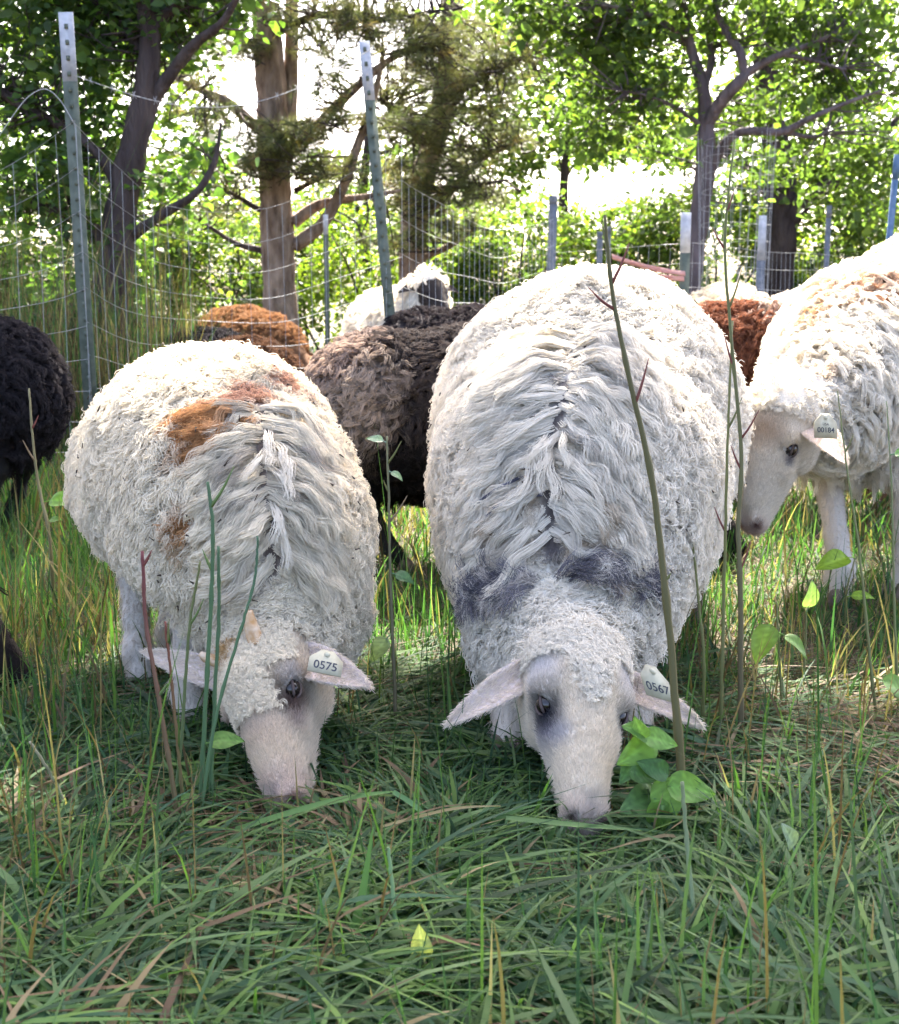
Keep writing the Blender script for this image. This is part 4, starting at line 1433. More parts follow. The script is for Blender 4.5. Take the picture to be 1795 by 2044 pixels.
def faceC(h):
    c = np.tile(V3(.77, .68, .545), (len(h), 1))
    def blot(t, l, n, r, col, k=1.0):
        d = np.sqrt(((h - V3(t, l, n)) ** 2).sum(1)) / r
        w_ = (np.clip(1.25 - d, 0, 1) ** 1.2 * k)[:, None]
        c[:] = c * (1 - w_) + np.asarray(col) * w_
    blot(.285, 0, .0, .045, (.50, .40, .37), .8)
    blot(.075, -.05, .01, .035, (.50, .51, .58), .8)
    blot(.075, .05, .01, .035, (.50, .51, .58), .7)
    blot(.155, -.044, .000, .034, (.17, .17, .22), .85)
    blot(.118, .052, .004, .028, (.05, .04, .04), 1.0)
    blot(.17, -.03, .02, .02, (.40, .40, .46), .5)
    blot(.120, -.052, .002, .036, (.022, .022, .028), 1.0)
    blot(.134, -.048, .004, .026, (.03, .03, .038), 1.0)
    blot(.284, .018, .010, .013, (.12, .08, .07)); blot(.284, -.018, .010, .013, (.12, .08, .07))
    return c
def capC(h):
    return ((h[:, 0] < .045) & (h[:, 2] > -.06)) | ((h[:, 0] < .125 - 9 * h[:, 1] ** 2 * 10) & (np.abs(h[:, 1]) < .034) & (h[:, 2] > .0))
maneC = dict(line=lineC, clear=.12, rows=[(.004, .112, .0070, 50), (.035, .10, .0070, 44), (.07, .085, .0070, 38), (.10, .07, .0070, 30)], out=.95, along=.55, h=.024, step=.0085)
def ruffC(sh, F, rg, V, Q, coat, root):
    # dark-tipped tufts standing across the crest of the neck
    for grp, side in ((ruffL, -1), (ruffR, 1)):
        q = np.repeat(resample(np.array(grp), 40), 3, 0) + rg.normal(size=(120, 3)) * .0075
        for _ in range(3):
            q = q - sh.grad(q) * sh.sdf(q)[:, None]
        g = sh.grad(q)
        cb = np.tile(V3(side * .9, -.25, .05), (120, 1)) + rg.normal(size=q.shape) * .3
        G = grow(sh, q, g, cb, .046 * rg.uniform(.7, 1.2, 120), 12, 1.1, .026 + rg.uniform(-.008, .008, 120), .006, 1.0, rg, 1.3)
        dkc = np.where(rg.uniform(size=(120, 1)) < .62, DK[None] * 1.5, V3(.46, .42, .38)[None]) * rg.uniform(.8, 1.6, (120, 1))
        F.add(clump(G, g, 22, .009, .6, .006, rg), np.repeat(dkc, 22, 0) * rg.uniform(.7, 1.6, (120 * 22, 1)), .00040)
    # two grey-blue locks lower on its right side and a loose white tuft on the parting
    for (u0, v0, u1, v1, c_) in [(1070, 940, 965, 1030, V3(.12, .12, .16)), (1080, 985, 985, 1040, V3(.16, .16, .22))]:
        a = sh.hit(u0, v0)[None]
        b = sh.hit(u1, v1)[None]
        g = sh.grad(a)
        G = grow(sh, a, g, b - a, np.array([np.linalg.norm(b - a) * 1.05]), 12, .6, .033, .003, 1.2, rg, 1)
        F.add(clump(G, g, 26, .004, .3, .0012, rg), np.tile(c_, (26, 1)), .0005)
    a = np.array([sh.hit(u, v) for u, v in [(1090, 870), (1100, 880), (1108, 875), (1116, 868), (1126, 862), (1085, 895), (1098, 900)]])
    g = sh.grad(a)
    G = grow(sh, a, g, np.tile(V3(.02, -.6, -1), (7, 1)) + rg.normal(size=(7, 3)) * .25, .085 * rg.uniform(.7, 1.2, 7), 12, .9, .032, .006, 1.3, rg, 1.3)
    F.add(clump(G, g, 26, .006, .5, .004, rg), np.tile(WHITE * .95, (182, 1)), .0005)

earsC = [(-1, at(890, 1447, 1.585), dict(width=.043, face=V3(-.3, -1, .35), bend=.010, cup=.010, base=shC.H(.034, -.052, -.022))),
         (1, at(1403, 1450, 1.60), dict(width=.042, face=V3(.35, -1, .45), bend=.012, cup=.010, base=shC.H(.030, .052, -.026)))]
PART = V3(.10, .085, .08)
plC += [(q, .019, PART, .7) for q in lineC[6::3]]
rootC, eiC = big_sheep('big white woolly sheep with black-tipped neck ruff and ear tag 0567, grazing', shC, earsC, WHITE, plC, faceC, 26000, 101, mane=maneC, cap=capC, extra=ruffC,
                  comb_fn=lambda p: np.stack([(p[:, 0] - .25) * 1.2, np.full(len(p), -.35), np.full(len(p), -.8)], -1))
tc_ = at(1309, 1362, 1.575)
ear_tag(rootC, tc_, nrm(V3(.95, .05, -.30)), nrm(V3(-.28, .25, .92)), nrm(np.cross(nrm(V3(.95, .05, -.30)), nrm(V3(-.28, .25, .92)))), .040, .046, '0567', .0165)

# ------------------------------------------------------------------ 2. the cream ewe with rust patches, tag 0575
PO_L, MZ_L = at(510, 1285, 1.705), at(574, 1596, 1.52)
shL = Sheep(dict(R=V3(-.445, 2.18, .390), M=V3(-.392, 2.04, .382), S=V3(-.325, 1.91, .345), N0=V3(-.275, 1.84, .288), N1=V3(-.250, 1.80, .185), PO=PO_L, MZ=MZ_L),
            head_dors=V3(-.70, -.72, .62), feet=dict(FL=foot(560, 1.86), FR=foot(382, 1.80), HL=foot(345, 2.12), HR=foot(282, 2.00)),
            rs=.88, r=dict(R=.142, M=.152, S=.140, N0=.121, N1=.096, PO=.062, W=.022), hs=.93)
lineL = resample(np.array([shL.hit(u, v) for u, v in [(520, 810), (522, 850), (522, 900), (530, 960), (540, 1020), (548, 1080), (545, 1140)]]), 50)
RUST, RUST2 = V3(.50, .265, .115), V3(.56, .33, .22)
plL = [(shL.hit(410, 850), .056, RUST, .35), (shL.hit(440, 830), .05, RUST, .35), (shL.hit(388, 885), .042, RUST, .4), (shL.hit(495, 790), .042, RUST2, .5), (shL.hit(465, 800), .03, RUST2, .5), (shL.hit(550, 778), .036, RUST2, .5), (shL.hit(595, 782), .036, RUST, .4), (shL.hit(625, 800), .034, RUST, .4),
       (shL.hit(378, 1040), .028, RUST, .6), (shL.hit(378, 1075), .018, V3(.5, .33, .18), .6), (shL.hit(540, 870), .022, V3(.35, .28, .26), .9), (shL.hit(548, 1110), .026, V3(.2, .15, .15), .9), (shL.hit(520, 850), .02, V3(.35, .3, .29), .9), (shL.hit(510, 1165), .02, V3(.15, .12, .13), .9)]
def faceL(h):
    c = np.tile(V3(.75, .635, .485), (len(h), 1))
    def blot(t, l, n, r, col, k=1.0):
        d = np.sqrt(((h - V3(t, l, n)) ** 2).sum(1)) / r
        w_ = (np.clip(1.25 - d, 0, 1) ** 1.2 * k)[:, None]
        c[:] = c * (1 - w_) + np.asarray(col) * w_
    blot(.275, 0, .01, .055, (.60, .46, .40), .8)
    blot(.16, .0, .03, .05, (.64, .50, .40), .5)
    blot(.120, .052, .003, .040, (.045, .026, .023), 1.0)
    blot(.142, .046, .004, .026, (.10, .06, .05), .9)
    blot(.118, -.052, .004, .030, (.11, .065, .055), 1.0)
    blot(.098, .056, .012, .018, (.72, .68, .66), .8)
    blot(.168, .044, .0, .018, (.30, .21, .19), .6)
    blot(.284, .018, .010, .013, (.20, .10, .09)); blot(.284, -.018, .010, .013, (.2, .10, .09))
    return c
def capL(h):
    return (h[:, 0] < .140) & (h[:, 2] > -.035 + h[:, 0] * .33) & (np.abs(h[:, 1]) < np.where(h[:, 0] > .075, .036, .066))
maneL = dict(line=lineL, clear=.11, rows=[(.004, .10, .0072, 50), (.032, .09, .0072, 44), (.06, .075, .0070, 36)], out=.9, along=.6, h=.024, step=.0085)
def extraL(sh, F, rg, V, Q, coat, root):
    # two horn scurs among the wool of the poll
    for (t, l, n, d, r0, L_) in [(.028, .038, .050, nrm(sh.hn * .5 - sh.hd * .75 + sh.hl * .35), .011, .034), (.02, -.046, .040, nrm(sh.hn * .5 - sh.hd * .6 - sh.hl * .6), .008, .03)]:
        a = sh.H(t, l, n)
        v, q, tt = tube(np.array([a - d * .012, a, a + d * L_ * .6, a + d * L_ + sh.hl * .003]), [r0, r0, r0 * .85, r0 * .45], 8, 10, rough=.18)
        mesh_obj('horn_scur', v, [q, tt], m_horn, root)
    a = np.array([sh.hit(u, v) for u, v in [(535, 860), (545, 880), (552, 900), (530, 900), (540, 930), (556, 1010), (548, 1005)]])
    g = sh.grad(a)
    G = grow(sh, a, g, np.tile(V3(-.02, -.6, -1), (7, 1)) + rg.normal(size=(7, 3)) * .25, .09 * rg.uniform(.7, 1.2, 7), 12, .9, .032, .006, 1.0, rg, 1.3)
    F.add(clump(G, g, 26, .007, .5, .004, rg), np.tile(WHITE * .92, (182, 1)), .0005)
earsL = [(-1, at(283, 1300, 1.76), dict(width=.044, face=V3(-.2, -1, .35), bend=.006, cup=.008, base=shL.H(.035, -.050, -.016))),
         (1, at(740, 1370, 1.60), dict(width=.054, face=V3(.1, -.85, .65), bend=.004, cup=.012, base=shL.H(.045, .048, -.018)))]
plL.append((shL.H(.02, -.015, .045), .026, V3(.50, .32, .14), .8))
plL += [(q, .017, V3(.16, .125, .11), .7) for q in lineL[4::3]]
rootL, eiL = big_sheep('cream white sheep with rust brown shoulder patches, horn scurs and ear tag 0575, grazing', shL, earsL, CREAM * 1.05, plL, faceL, 22000, 102, mane=maneL, cap=capL, extra=extraL,
                  comb_fn=lambda p: np.stack([(p[:, 0] + .35) * 1.0, np.full(len(p), -.2), np.full(len(p), -.8)], -1))
tl_ = at(651, 1322, 1.605)
ex_, ey_ = nrm(V3(-.86, -.30, .12)), nrm(V3(-.35, .35, .55))
ex_ = nrm(V3(.90, .10, -.22)); ey_ = nrm(np.cross(nrm(V3(0.05, -.75, .66)), ex_))
ear_tag(rootL, tl_, ex_, ey_, nrm(np.cross(ex_, ey_)), .046, .034, '0575', .0165)

# ------------------------------------------------------------------ 3. the shaggy ewe on the right, tag 00184
shR = Sheep(dict(R=V3(1.46, 3.30, .625), M=V3(1.22, 3.08, .560), S=V3(.97, 2.88, .505), N0=V3(.885, 2.75, .475), N1=V3(.81, 2.63, .435), PO=at(1560, 795, 2.47), MZ=at(1497, 1062, 2.36)),
            head_dors=V3(-.80, -.75, .1), feet=dict(FL=foot(1800, 2.66), FR=foot(1668, 2.60), HL=V3(1.60, 3.20, 0), HR=V3(1.42, 3.42, 0)),
            rs=1.05, r=dict(R=.20, M=.215, S=.18, N0=.145, N1=.112, PO=.072, W=.03), hs=.97)
def faceR(h):
    c = np.tile(V3(.77, .695, .58), (len(h), 1))
    def blot(t, l, n, r, col, k=1.0):
        d = np.sqrt(((h - V3(t, l, n)) ** 2).sum(1)) / r
        w_ = (np.clip(1.25 - d, 0, 1) ** 1.2 * k)[:, None]
        c[:] = c * (1 - w_) + np.asarray(col) * w_
    blot(.09, .01, .04, .045, (.50, .36, .24), .8)
    blot(.29, 0, .0, .034, (.45, .30, .28), .8)
    for sg in (1, -1):
        blot(.117, sg * .052, .004, .020, (.07, .05, .05), 1.0)
        blot(.142, sg * .050, .000, .014, (.18, .16, .18), .9)
        blot(.284, sg * .018, .010, .013, (.16, .08, .07))
    return c
def capR(h):
    return (h[:, 0] < .045) & (h[:, 2] > -.05)
plR = [(shR.hit(u, v), r_, c_, .6) for u, v, r_, c_ in [(1740, 545, .06, V3(.42, .24, .13)), (1690, 585, .05, V3(.48, .30, .18)), (1770, 570, .05, V3(.45, .28, .18)), (1650, 625, .03, V3(.46, .28, .15)), (1640, 640, .025, V3(.46, .28, .15)), (1720, 600, .03, V3(.40, .20, .10)), (1560, 730, .05, V3(.55, .45, .33)), (1640, 740, .05, V3(.56, .46, .36)), (1510, 770, .035, V3(.52, .38, .25))]]
def shagR(sh, F, rg, V, Q, coat):
    p, nn = sample_surface(V, Q, 3600, rg, lambda P, N_: facing(P, N_) * ((sh.torso(P.astype(np.float32)) < .005) & (P[:, 0] < 1.75)) + 1e-9)
    c0, il, ic, isf = coat(p)
    ok = ~(il | isf | ic) & (np.linalg.norm(p - sh.J['PO'], axis=1) > .15)
    p, nn, c0 = p[ok], nn[ok], c0[ok]
    cb = np.tile(V3(.28, -.1, -1), (len(p), 1)) + rg.normal(size=p.shape) * .25 + V3(-.25, 0, .0) * vnoise(p, 5, 3)[:, None]
    N_ = len(p)
    G = grow(sh, p, nn, cb, .085 * rg.uniform(.7, 1.2, N_), 10, .9, .026 + rg.uniform(-.006, .014, N_), .005 * rg.uniform(.3, 1.2, N_), rg.uniform(.5, 1.1, N_), rg, 1.2)
    F.add(clump(G, nn, 24, .009, .25, .0035, rg), np.repeat(c0 * rg.uniform(.78, 1.08, (N_, 1)), 24, 0), .00065)
earsR = [(1, at(1692, 928, 2.27), dict(width=.060, face=V3(-.1, -1, .35), bend=.010, cup=.010, base=shR.H(.040, .052, -.022))),
         (-1, at(1440, 800, 2.62), dict(width=.05, face=V3(-.5, -.5, .5)))]
rootR, eiR = big_sheep('shaggy white sheep with brown-streaked back and ear tag 00184, head lowered beside the big ewe', shR, earsR, WHITE, plR, faceR, 7000, 103, cap=capR, shag=shagR,
                  comb_fn=lambda p: np.tile(V3(.2, -.1, -1), (len(p), 1)), curl_len=.05, wool_r=.0009)
tr_ = at(1648, 850, 2.29)
ear_tag(rootR, tr_, nrm(V3(.98, .12, -.05)), nrm(V3(-.03, .15, .98)), nrm(np.cross(nrm(V3(.98, .12, -.05)), nrm(V3(-.03, .15, .98)))), .044, .046, '00184', .0135, 'USA')

# ------------------------------------------------------------------ the rest of the flock, made from one posable animal
def pose(x, y, yaw, k=1.0, up=False, neck_yaw=0.0, back=.60):
    """joints of a sheep of size k standing at (x, y), facing yaw (0 = +X); up = head raised, else grazing"""
    f = V3(math.cos(yaw), math.sin(yaw), 0)
    l = V3(-f[1], f[0], 0)
    g = V3(math.cos(yaw + neck_yaw), math.sin(yaw + neck_yaw), 0)
    o = V3(x, y, 0)
    P = lambda a, b, c: o + (f * a + l * b) * k + V3(0, 0, c * k)
    J = dict(R=P(-.30, 0, .475), M=P(-.02, 0, .455), S=P(.26, 0, .45))
    if up == 'mid':
        J['N0'] = J['S'] + (g * .14) * k + V3(0, 0, .04 * k)
        J['N1'] = J['S'] + (g * .27) * k + V3(0, 0, .03 * k)
        J['PO'] = J['S'] + (g * .38) * k + V3(0, 0, .01 * k)
        J['MZ'] = J['PO'] + (g * .20) * k + V3(0, 0, -.17 * k)
        dors = g * .7 + V3(0, 0, .7)
    elif up:
        J['N0'] = J['S'] + (g * .12) * k + V3(0, 0, .10 * k)
        J['N1'] = J['S'] + (g * .22) * k + V3(0, 0, .20 * k)
        J['PO'] = J['S'] + (g * .27) * k + V3(0, 0, .30 * k)
        J['MZ'] = J['PO'] + (g * .19) * k + V3(0, 0, -.19 * k)
        dors = g * .7 + V3(0, 0, .7)
    else:
        J['N0'] = J['S'] + (g * .15) * k + V3(0, 0, -.02 * k)
        J['N1'] = J['S'] + (g * .31) * k + V3(0, 0, -.15 * k)
        J['PO'] = J['S'] + (g * .43) * k + V3(0, 0, -.24 * k)
        J['MZ'] = J['PO'] + (g * .15) * k + V3(0, 0, -.20 * k)
        dors = g * .8 + V3(0, 0, .6)
    ft = dict(FL=P(.25, .11, 0), FR=P(.30, -.11, 0), HL=P(-.33, .11, 0), HR=P(-.26, -.11, 0))
    for q in ft.values(): q[2] = 0
    return J, dors, ft

def far_sheep(label, x, y, yaw, k, base, plist=(), face=None, up=False, ny_=0.0, ncurl=2600, seed=0, m=7, curl=.05, face_col=None, r=None, wool_r=.0013):
    rg = np.random.default_rng(seed)
    J, dors, ft = pose(x, y, yaw, k, up, ny_)
    rr = r or dict(R=.20 * k, M=.222 * k, S=.19 * k, N0=.145 * k, N1=.11 * k, PO=.075 * k, W=.03 * k)
    sh = Sheep(J, dors, ft, rs=k, r=rr, hs=k)
    root = empty('sheep', (x, y, 0))
    tag(root, label, 'sheep', 'sheep of the grazing flock')
    V, Q = sh.mesh(.012, .024)
    pl = [(c if not isinstance(c, tuple) else sh.hit(*c), a, b, d) for c, a, b, d in plist]
    fc = np.asarray(face_col if face_col is not None else np.asarray(base) * .7)
    def coat(P):
        h_ = (P - sh.J['PO']) @ sh.HF.T / sh.hs
        a, b, c = sh.headd(P.astype(np.float32)), sh.torso(P.astype(np.float32)), sh.legd(P.astype(np.float32))
        leg = (c < b - .004) & (P[:, 2] < .3 * k)
        hd = (a < b + .004) & (a < c) & (h_[:, 0] > .03)
        q = patches(P, base, pl, seed)
        q[leg | hd] = fc
        return q, leg | hd
    c, sk = coat(V)
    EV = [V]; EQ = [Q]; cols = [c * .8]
    off = len(V)
    for sd in (1, -1):
        tip = sh.H(.05, sd * .17, -.035)
        ev, eq, _ = sh.ear(sd, tip, width=.05 * k)
        EV.append(ev); EQ.append(eq + off); off += len(ev)
        cols.append(np.tile(fc, (len(ev), 1)))
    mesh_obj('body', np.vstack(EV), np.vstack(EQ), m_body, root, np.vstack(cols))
    eyes(sh, root)
    hooves(sh, root)
    F = Fleece()
    p, nn = sample_surface(V, Q, ncurl, rg, facing)
    c, sk = coat(p)
    p1, n1, c1 = p[~sk], nn[~sk], c[~sk]
    cb = np.tile(V3(0, 0, -1), (len(p1), 1)) - sh.fwd * .3 + rg.normal(size=p1.shape) * .5
    cb = cb + np.stack([vnoise(p1, 9, seed + j) for j in range(3)], -1) * .9
    L_ = curl * k * rg.uniform(.7, 1.3, len(p1))
    G = grow(sh, p1, n1, cb, L_, 8, .8, L_ * .55, .006 * rg.uniform(.5, 1.3, len(p1)), 1.2, rg, .7, follow=True)
    F.add(clump(G, n1, m, .010, .35, .003, rg), np.repeat(c1 * rg.uniform(.7, 1.15, (len(p1), 1)), m, 0), wool_r)
    p2, n2, c2 = p[sk], nn[sk], c[sk]
    if len(p2):
        S = np.stack([p2, p2 + n2 * .004 + V3(0, 0, -.004), p2 + n2 * .006 + V3(0, 0, -.012)], 1)
        F.add(S, c2, .0009)
    F.build('fleece', root)
    return root, sh

BLACK, DBR = V3(.028, .024, .027), V3(.058, .046, .042)
# dark brown sheep with a paler flank, between the two grazing ewes
r_, s_ = far_sheep('dark brown sheep with paler greyish flank, standing between the two white grazing sheep', .07, 3.02, R_(4), .80, DBR,
          [((690, 770), .15, V3(.38, .305, .245), .5), ((740, 840), .10, V3(.38, .305, .245), .5), ((680, 710), .12, V3(.34, .25, .20), .6), ((800, 900), .12, V3(.03, .026, .026), .7), ((780, 980), .12, V3(.014, .012, .012), .5), ((860, 960), .12, V3(.014, .012, .012), .5)], ncurl=7000, seed=111, curl=.06, m=10, face_col=V3(.02, .018, .018), wool_r=.0011)
far_sheep('black curly sheep seen from behind the cream sheep with rust patches', -1.48, 3.42, R_(160), .85, BLACK, ncurl=5500, seed=112, curl=.05, m=8, wool_r=.0011, face_col=V3(.02, .018, .018))
far_sheep('black sheep grazing at the left, only its lowered head showing', -1.425, 1.97, R_(2), .85, V3(.022, .016, .014), ncurl=3000, seed=113, m=8, wool_r=.0011, face_col=V3(.02, .015, .013))
far_sheep('reddish brown young sheep beyond the wire mesh, in front of the split pine', -1.13, 6.9, R_(-62), .84, V3(.30, .155, .072), ncurl=2800, seed=114, face_col=V3(.18, .09, .045), ny_=.25, up='mid')
far_sheep('small black lamb in front of the reddish brown young sheep', -1.20, 6.0, R_(-105), .70, BLACK, ncurl=1800, seed=115, face_col=V3(.02, .018, .018))
far_sheep('small dark brown lamb with rim-lit back beside the small black lamb', -.88, 5.6, R_(-60), .66, V3(.11, .055, .03), ncurl=1800, seed=116, face_col=V3(.08, .04, .02))
far_sheep('white sheep with black-brown head looking out behind the leaning centre post', -.28, 6.5, R_(-80), .98, WHITE, ncurl=2600, seed=117, up=True, ny_=.35, face_col=V3(.045, .034, .03), r=dict(R=.20, M=.22, S=.19, N0=.13, N1=.10, PO=.075, W=.03))
far_sheep('dark brown-black sheep behind the big white ewe, only its back showing', .14, 5.0, R_(8), .86, V3(.035, .028, .03), ncurl=2600, seed=118, face_col=V3(.02, .018, .018))
far_sheep('pale cream sheep behind the big ewe, beside the wire mesh cage', 1.38, 6.2, R_(-100), 1.0, CREAM * .9, ncurl=2400, seed=119, face_col=V3(.5, .42, .36))
far_sheep('white sheep with red-brown side behind the shaggy ewe', 1.10, 3.95, R_(160), .93, V3(.22, .085, .045), [(V3(1.10, 3.95, .72), .20, WHITE, .5), (V3(1.35, 3.9, .70), .20, WHITE, .5)], ncurl=4500, seed=120, face_col=V3(.2, .1, .06))
far_sheep('black sheep far back between the corner post and the split pine', -1.75, 6.6, R_(20), .80, V3(.03, .02, .02), ncurl=1500, seed=121, face_col=V3(.02, .018, .018))
# ================================================================== grass and weeds
m_grass = M_leaf('grass_blades', (1.5, 1.95, 0.75), 0.36, 0.65, 0.14)
GP = np.array([(.046, .094, .030), (.040, .084, .036), (.058, .112, .031), (.034, .074, .040), (.062, .108, .046), (.082, .142, .035), (.084, .134, .055), (.024, .052, .024)])
DP = np.array([(.18, .135, .075), (.12, .082, .05), (.23, .18, .105), (.09, .058, .038), (.14, .098, .06)])

def blades(n, xy, hgt, wid, lean, dirs, curl, dry, seed, K=4, z0=None, pal=GP, hmax=None):
    """n grass blades as tapered bent ribbons. lean 0 = upright, 1 = lying; dirs = heading angle"""
    r = np.random.default_rng(seed)
    t = np.linspace(0, 1, K + 1)
    ang = (lean[:, None] * 1.45) * (.55 + .45 * t[None]) + curl[:, None] * t[None] ** 1.5
    ds = hgt[:, None] / K
    dx = np.concatenate([np.zeros((n, 1)), np.cumsum(np.sin(ang[:, :-1]) * ds, 1)], 1)
    dz = np.concatenate([np.zeros((n, 1)), np.cumsum(np.cos(ang[:, :-1]) * ds, 1)], 1)
    h = np.stack([np.cos(dirs), np.sin(dirs)], -1)
    p = np.zeros((n, K + 1, 3))
    p[..., 0] = xy[:, 0:1] + dx * h[:, 0:1]
    p[..., 1] = xy[:, 1:2] + dx * h[:, 1:2]
    base = z0 if z0 is not None else gz(xy[:, 0], xy[:, 1]) - .004
    if hmax is not None:                      # trampled: the mat keeps blades low
        hm = hmax * r.uniform(.45, 1.5, (n, 1))
        dz = hm * (1 - np.exp(-dz / hm))
    p[..., 2] = np.maximum(base[:, None] + dz, base[:, None] + .004)
    tw = r.uniform(-.9, .9, n) + np.pi / 2
    sd = np.stack([np.cos(dirs + tw), np.sin(dirs + tw), r.uniform(-.35, .35, n)], -1)
    wp = np.array([.7, 1.0, .9, .6, 0.0]) if K == 4 else np.concatenate([[.8], np.linspace(1, 0, K)])
    off = sd[:, None] * (wid[:, None] * .5 * wp[None])[..., None]
    L_, R2 = p - off, p + off
    v = np.concatenate([np.stack([L_[:, :K], R2[:, :K]], 2).reshape(n, 2 * K, 3), p[:, K:K + 1]], 1).reshape(-1, 3)
    nv = 2 * K + 1
    b = (np.arange(n) * nv)[:, None]
    q = np.concatenate([b + np.array([[2 * i, 2 * i + 1, 2 * i + 3, 2 * i + 2]]) for i in range(K - 1)], 0)
    tr_ = b + np.array([[2 * K - 2, 2 * K - 1, 2 * K]])
    g = pal[r.integers(0, len(pal), n)] * r.uniform(.65, 1.3, (n, 1))
    d = DP[r.integers(0, len(DP), n)] * r.uniform(.6, 1.2, (n, 1))
    isd = (r.uniform(size=n) < dry)[:, None]
    c = np.where(isd, d, g)
    return v, q, tr_, np.repeat(c, nv, 0)

def wedge(n, y0, y1, r, pad=.22):
    """points on the ground that the lens can see, even per square metre"""
    y = np.sqrt(r.uniform(y0 ** 2, y1 ** 2, n))
    x = r.uniform(-1, 1, n) * (.385 * y + pad)
    return np.stack([x, y], -1)

def clumpy(xy, r, f, seed):
    p = np.stack([xy[:, 0], xy[:, 1], 0 * xy[:, 0]], -1)
    return vnoise(p, f, seed)

MUZ = [(shC.H(.28, 0, 0)[0], shC.H(.28, 0, 0)[1] - .10), (shL.H(.28, 0, 0)[0], shL.H(.28, 0, 0)[1] - .08)]
S = Soup()
def put(n, y0, y1, h, hs_, w_, lean0, lean1, dry, seed, K=4, flow=None, clump_f=1.6, curl=.6, pal=GP, thin=None, hmax=None):
    r = np.random.default_rng(seed)
    xy = wedge(n, y0, y1, r)
    if thin is not None:
        xy = xy[thin(xy, r)]
    n = len(xy)
    cn = clumpy(xy, r, clump_f, seed)
    hh = h * np.exp(r.normal(size=n) * hs_) * (1 + .35 * cn)
    dirs = r.uniform(0, 6.283, n)
    if flow is not None:
        base = flow + 1.1 * clumpy(xy, r, .9, seed + 3)
        dirs = base + r.normal(size=n) * .75
    lean = r.uniform(lean0, lean1, n)
    # cropped short where the two front sheep are grazing
    for mx, my in MUZ:
        d = np.hypot((xy[:, 0] - mx) / .13, (xy[:, 1] - my) / .20)
        hh = hh * np.clip(.30 + .7 * (d - .55), .30, 1)
    ww = w_ * r.uniform(.6, 1.35, n)
    dr = dry + .22 * clumpy(xy, r, 1.3, 77)
    for bx, by, sx, sy, am in [(.66, 1.72, .30, .40, .42), (-.42, 1.42, .30, .16, .32)]:      # worn brown spots
        dr = dr + am * np.exp(-((xy[:, 0] - bx) / sx) ** 2 - ((xy[:, 1] - by) / sy) ** 2)
    dr = np.clip(dr, .02, .95)
    # the muzzles are clear of stiff blades
    v, q, t, c = blades(n, xy, hh, ww, lean, dirs, curl * r.uniform(-.2, 1, n), dr, seed + 1, K, pal=pal, hmax=hmax)
    S.add(v, q, t, c)

# thatch, short turf, laid-over long grass, a few upright blades
put(8000, .75, 3.4, .060, .3, .0034, .6, 1.05, .75, 601, 3, clump_f=2.5, hmax=.018)
put(24000, .75, 3.2, .055, .35, .0034, .15, .95, .16, 602, 4, hmax=.035)
put(8500, .70, 2.1, .17, .3, .0054, .60, 1.0, .08, 603, 4, flow=.2, curl=.5, hmax=.040)
put(5600, .70, 1.75, .20, .25, .0064, .60, 1.0, .06, 604, 4, flow=2.9, curl=.5, hmax=.042)
put(2800, .70, 1.42, .20, .3, .0070, .40, .92, .05, 612, 4, flow=.9, curl=.7, hmax=.062)
put(1700, .8, 2.6, .085, .35, .0040, .0, .7, .15, 605, 4, curl=.8)
put(150, 1.15, 2.4, .22, .25, .0026, .02, .30, .55, 606, 4, curl=.35)
put(1400, 1.55, 2.6, .12, .35, .0026, .0, .45, .30, 613, 4, curl=.6)
lf = lambda xy, r: (xy[:, 0] < -.12 * xy[:, 1]) | (r.uniform(size=len(xy)) < .12)
put(420, 1.15, 1.6, .17, .35, .0026, .0, .35, .40, 614, 4, curl=.5, thin=lf)
put(5200, 1.28, 2.1, .075, .35, .0030, .45, 1.05, .88, 615, 3, clump_f=2.2, hmax=.030)
put(900, .85, 1.5, .10, .35, .0030, .0, .55, .22, 616, 4, curl=.7)
left = lambda xy, r: r.uniform(size=len(xy)) < np.clip((-.20 * xy[:, 1] - xy[:, 0]) * 4 + .05, .03, 1)
put(9000, 1.7, 4.2, .12, .35, .0042, .0, .6, .18, 607, 4, thin=left)
put(800, 1.8, 4.2, .20, .25, .0030, .0, .35, .35, 608, 4, thin=left)
put(14000, 3.0, 6.0, .09, .35, .0060, .1, .8, .25, 609, 3, pal=GP)
put(3800, 2.2, 4.2, .085, .35, .0046, .0, .7, .25, 610, 4)
put(12000, 6.0, 13.0, .14, .4, .0100, .0, .6, .25, 611, 3)
gr = S.build('grass', m_grass, None, smooth=False)
tag(gr, 'matted green pasture grass with dry straw stalks', kind='stuff')

# tall dry grass standing along the left fence
S = Soup()
r = np.random.default_rng(640)
n = 2600
xy = np.stack([r.uniform(-3.4, -1.15, n), r.uniform(5.0, 6.2, n)], -1)
v, q, t, c = blades(n, xy, .75 * np.exp(r.normal(size=n) * .25), .005 * r.uniform(.6, 1.4, n), r.uniform(0, .25, n), r.uniform(0, 6.28, n), r.uniform(0, .7, n), np.full(n, .6), 641)
S.add(v, q, t, c)
tg_ = S.build('tall_grass', m_grass, None, smooth=False)
tag(tg_, 'tall half-dry grass along the fence behind the black curly sheep', kind='stuff')

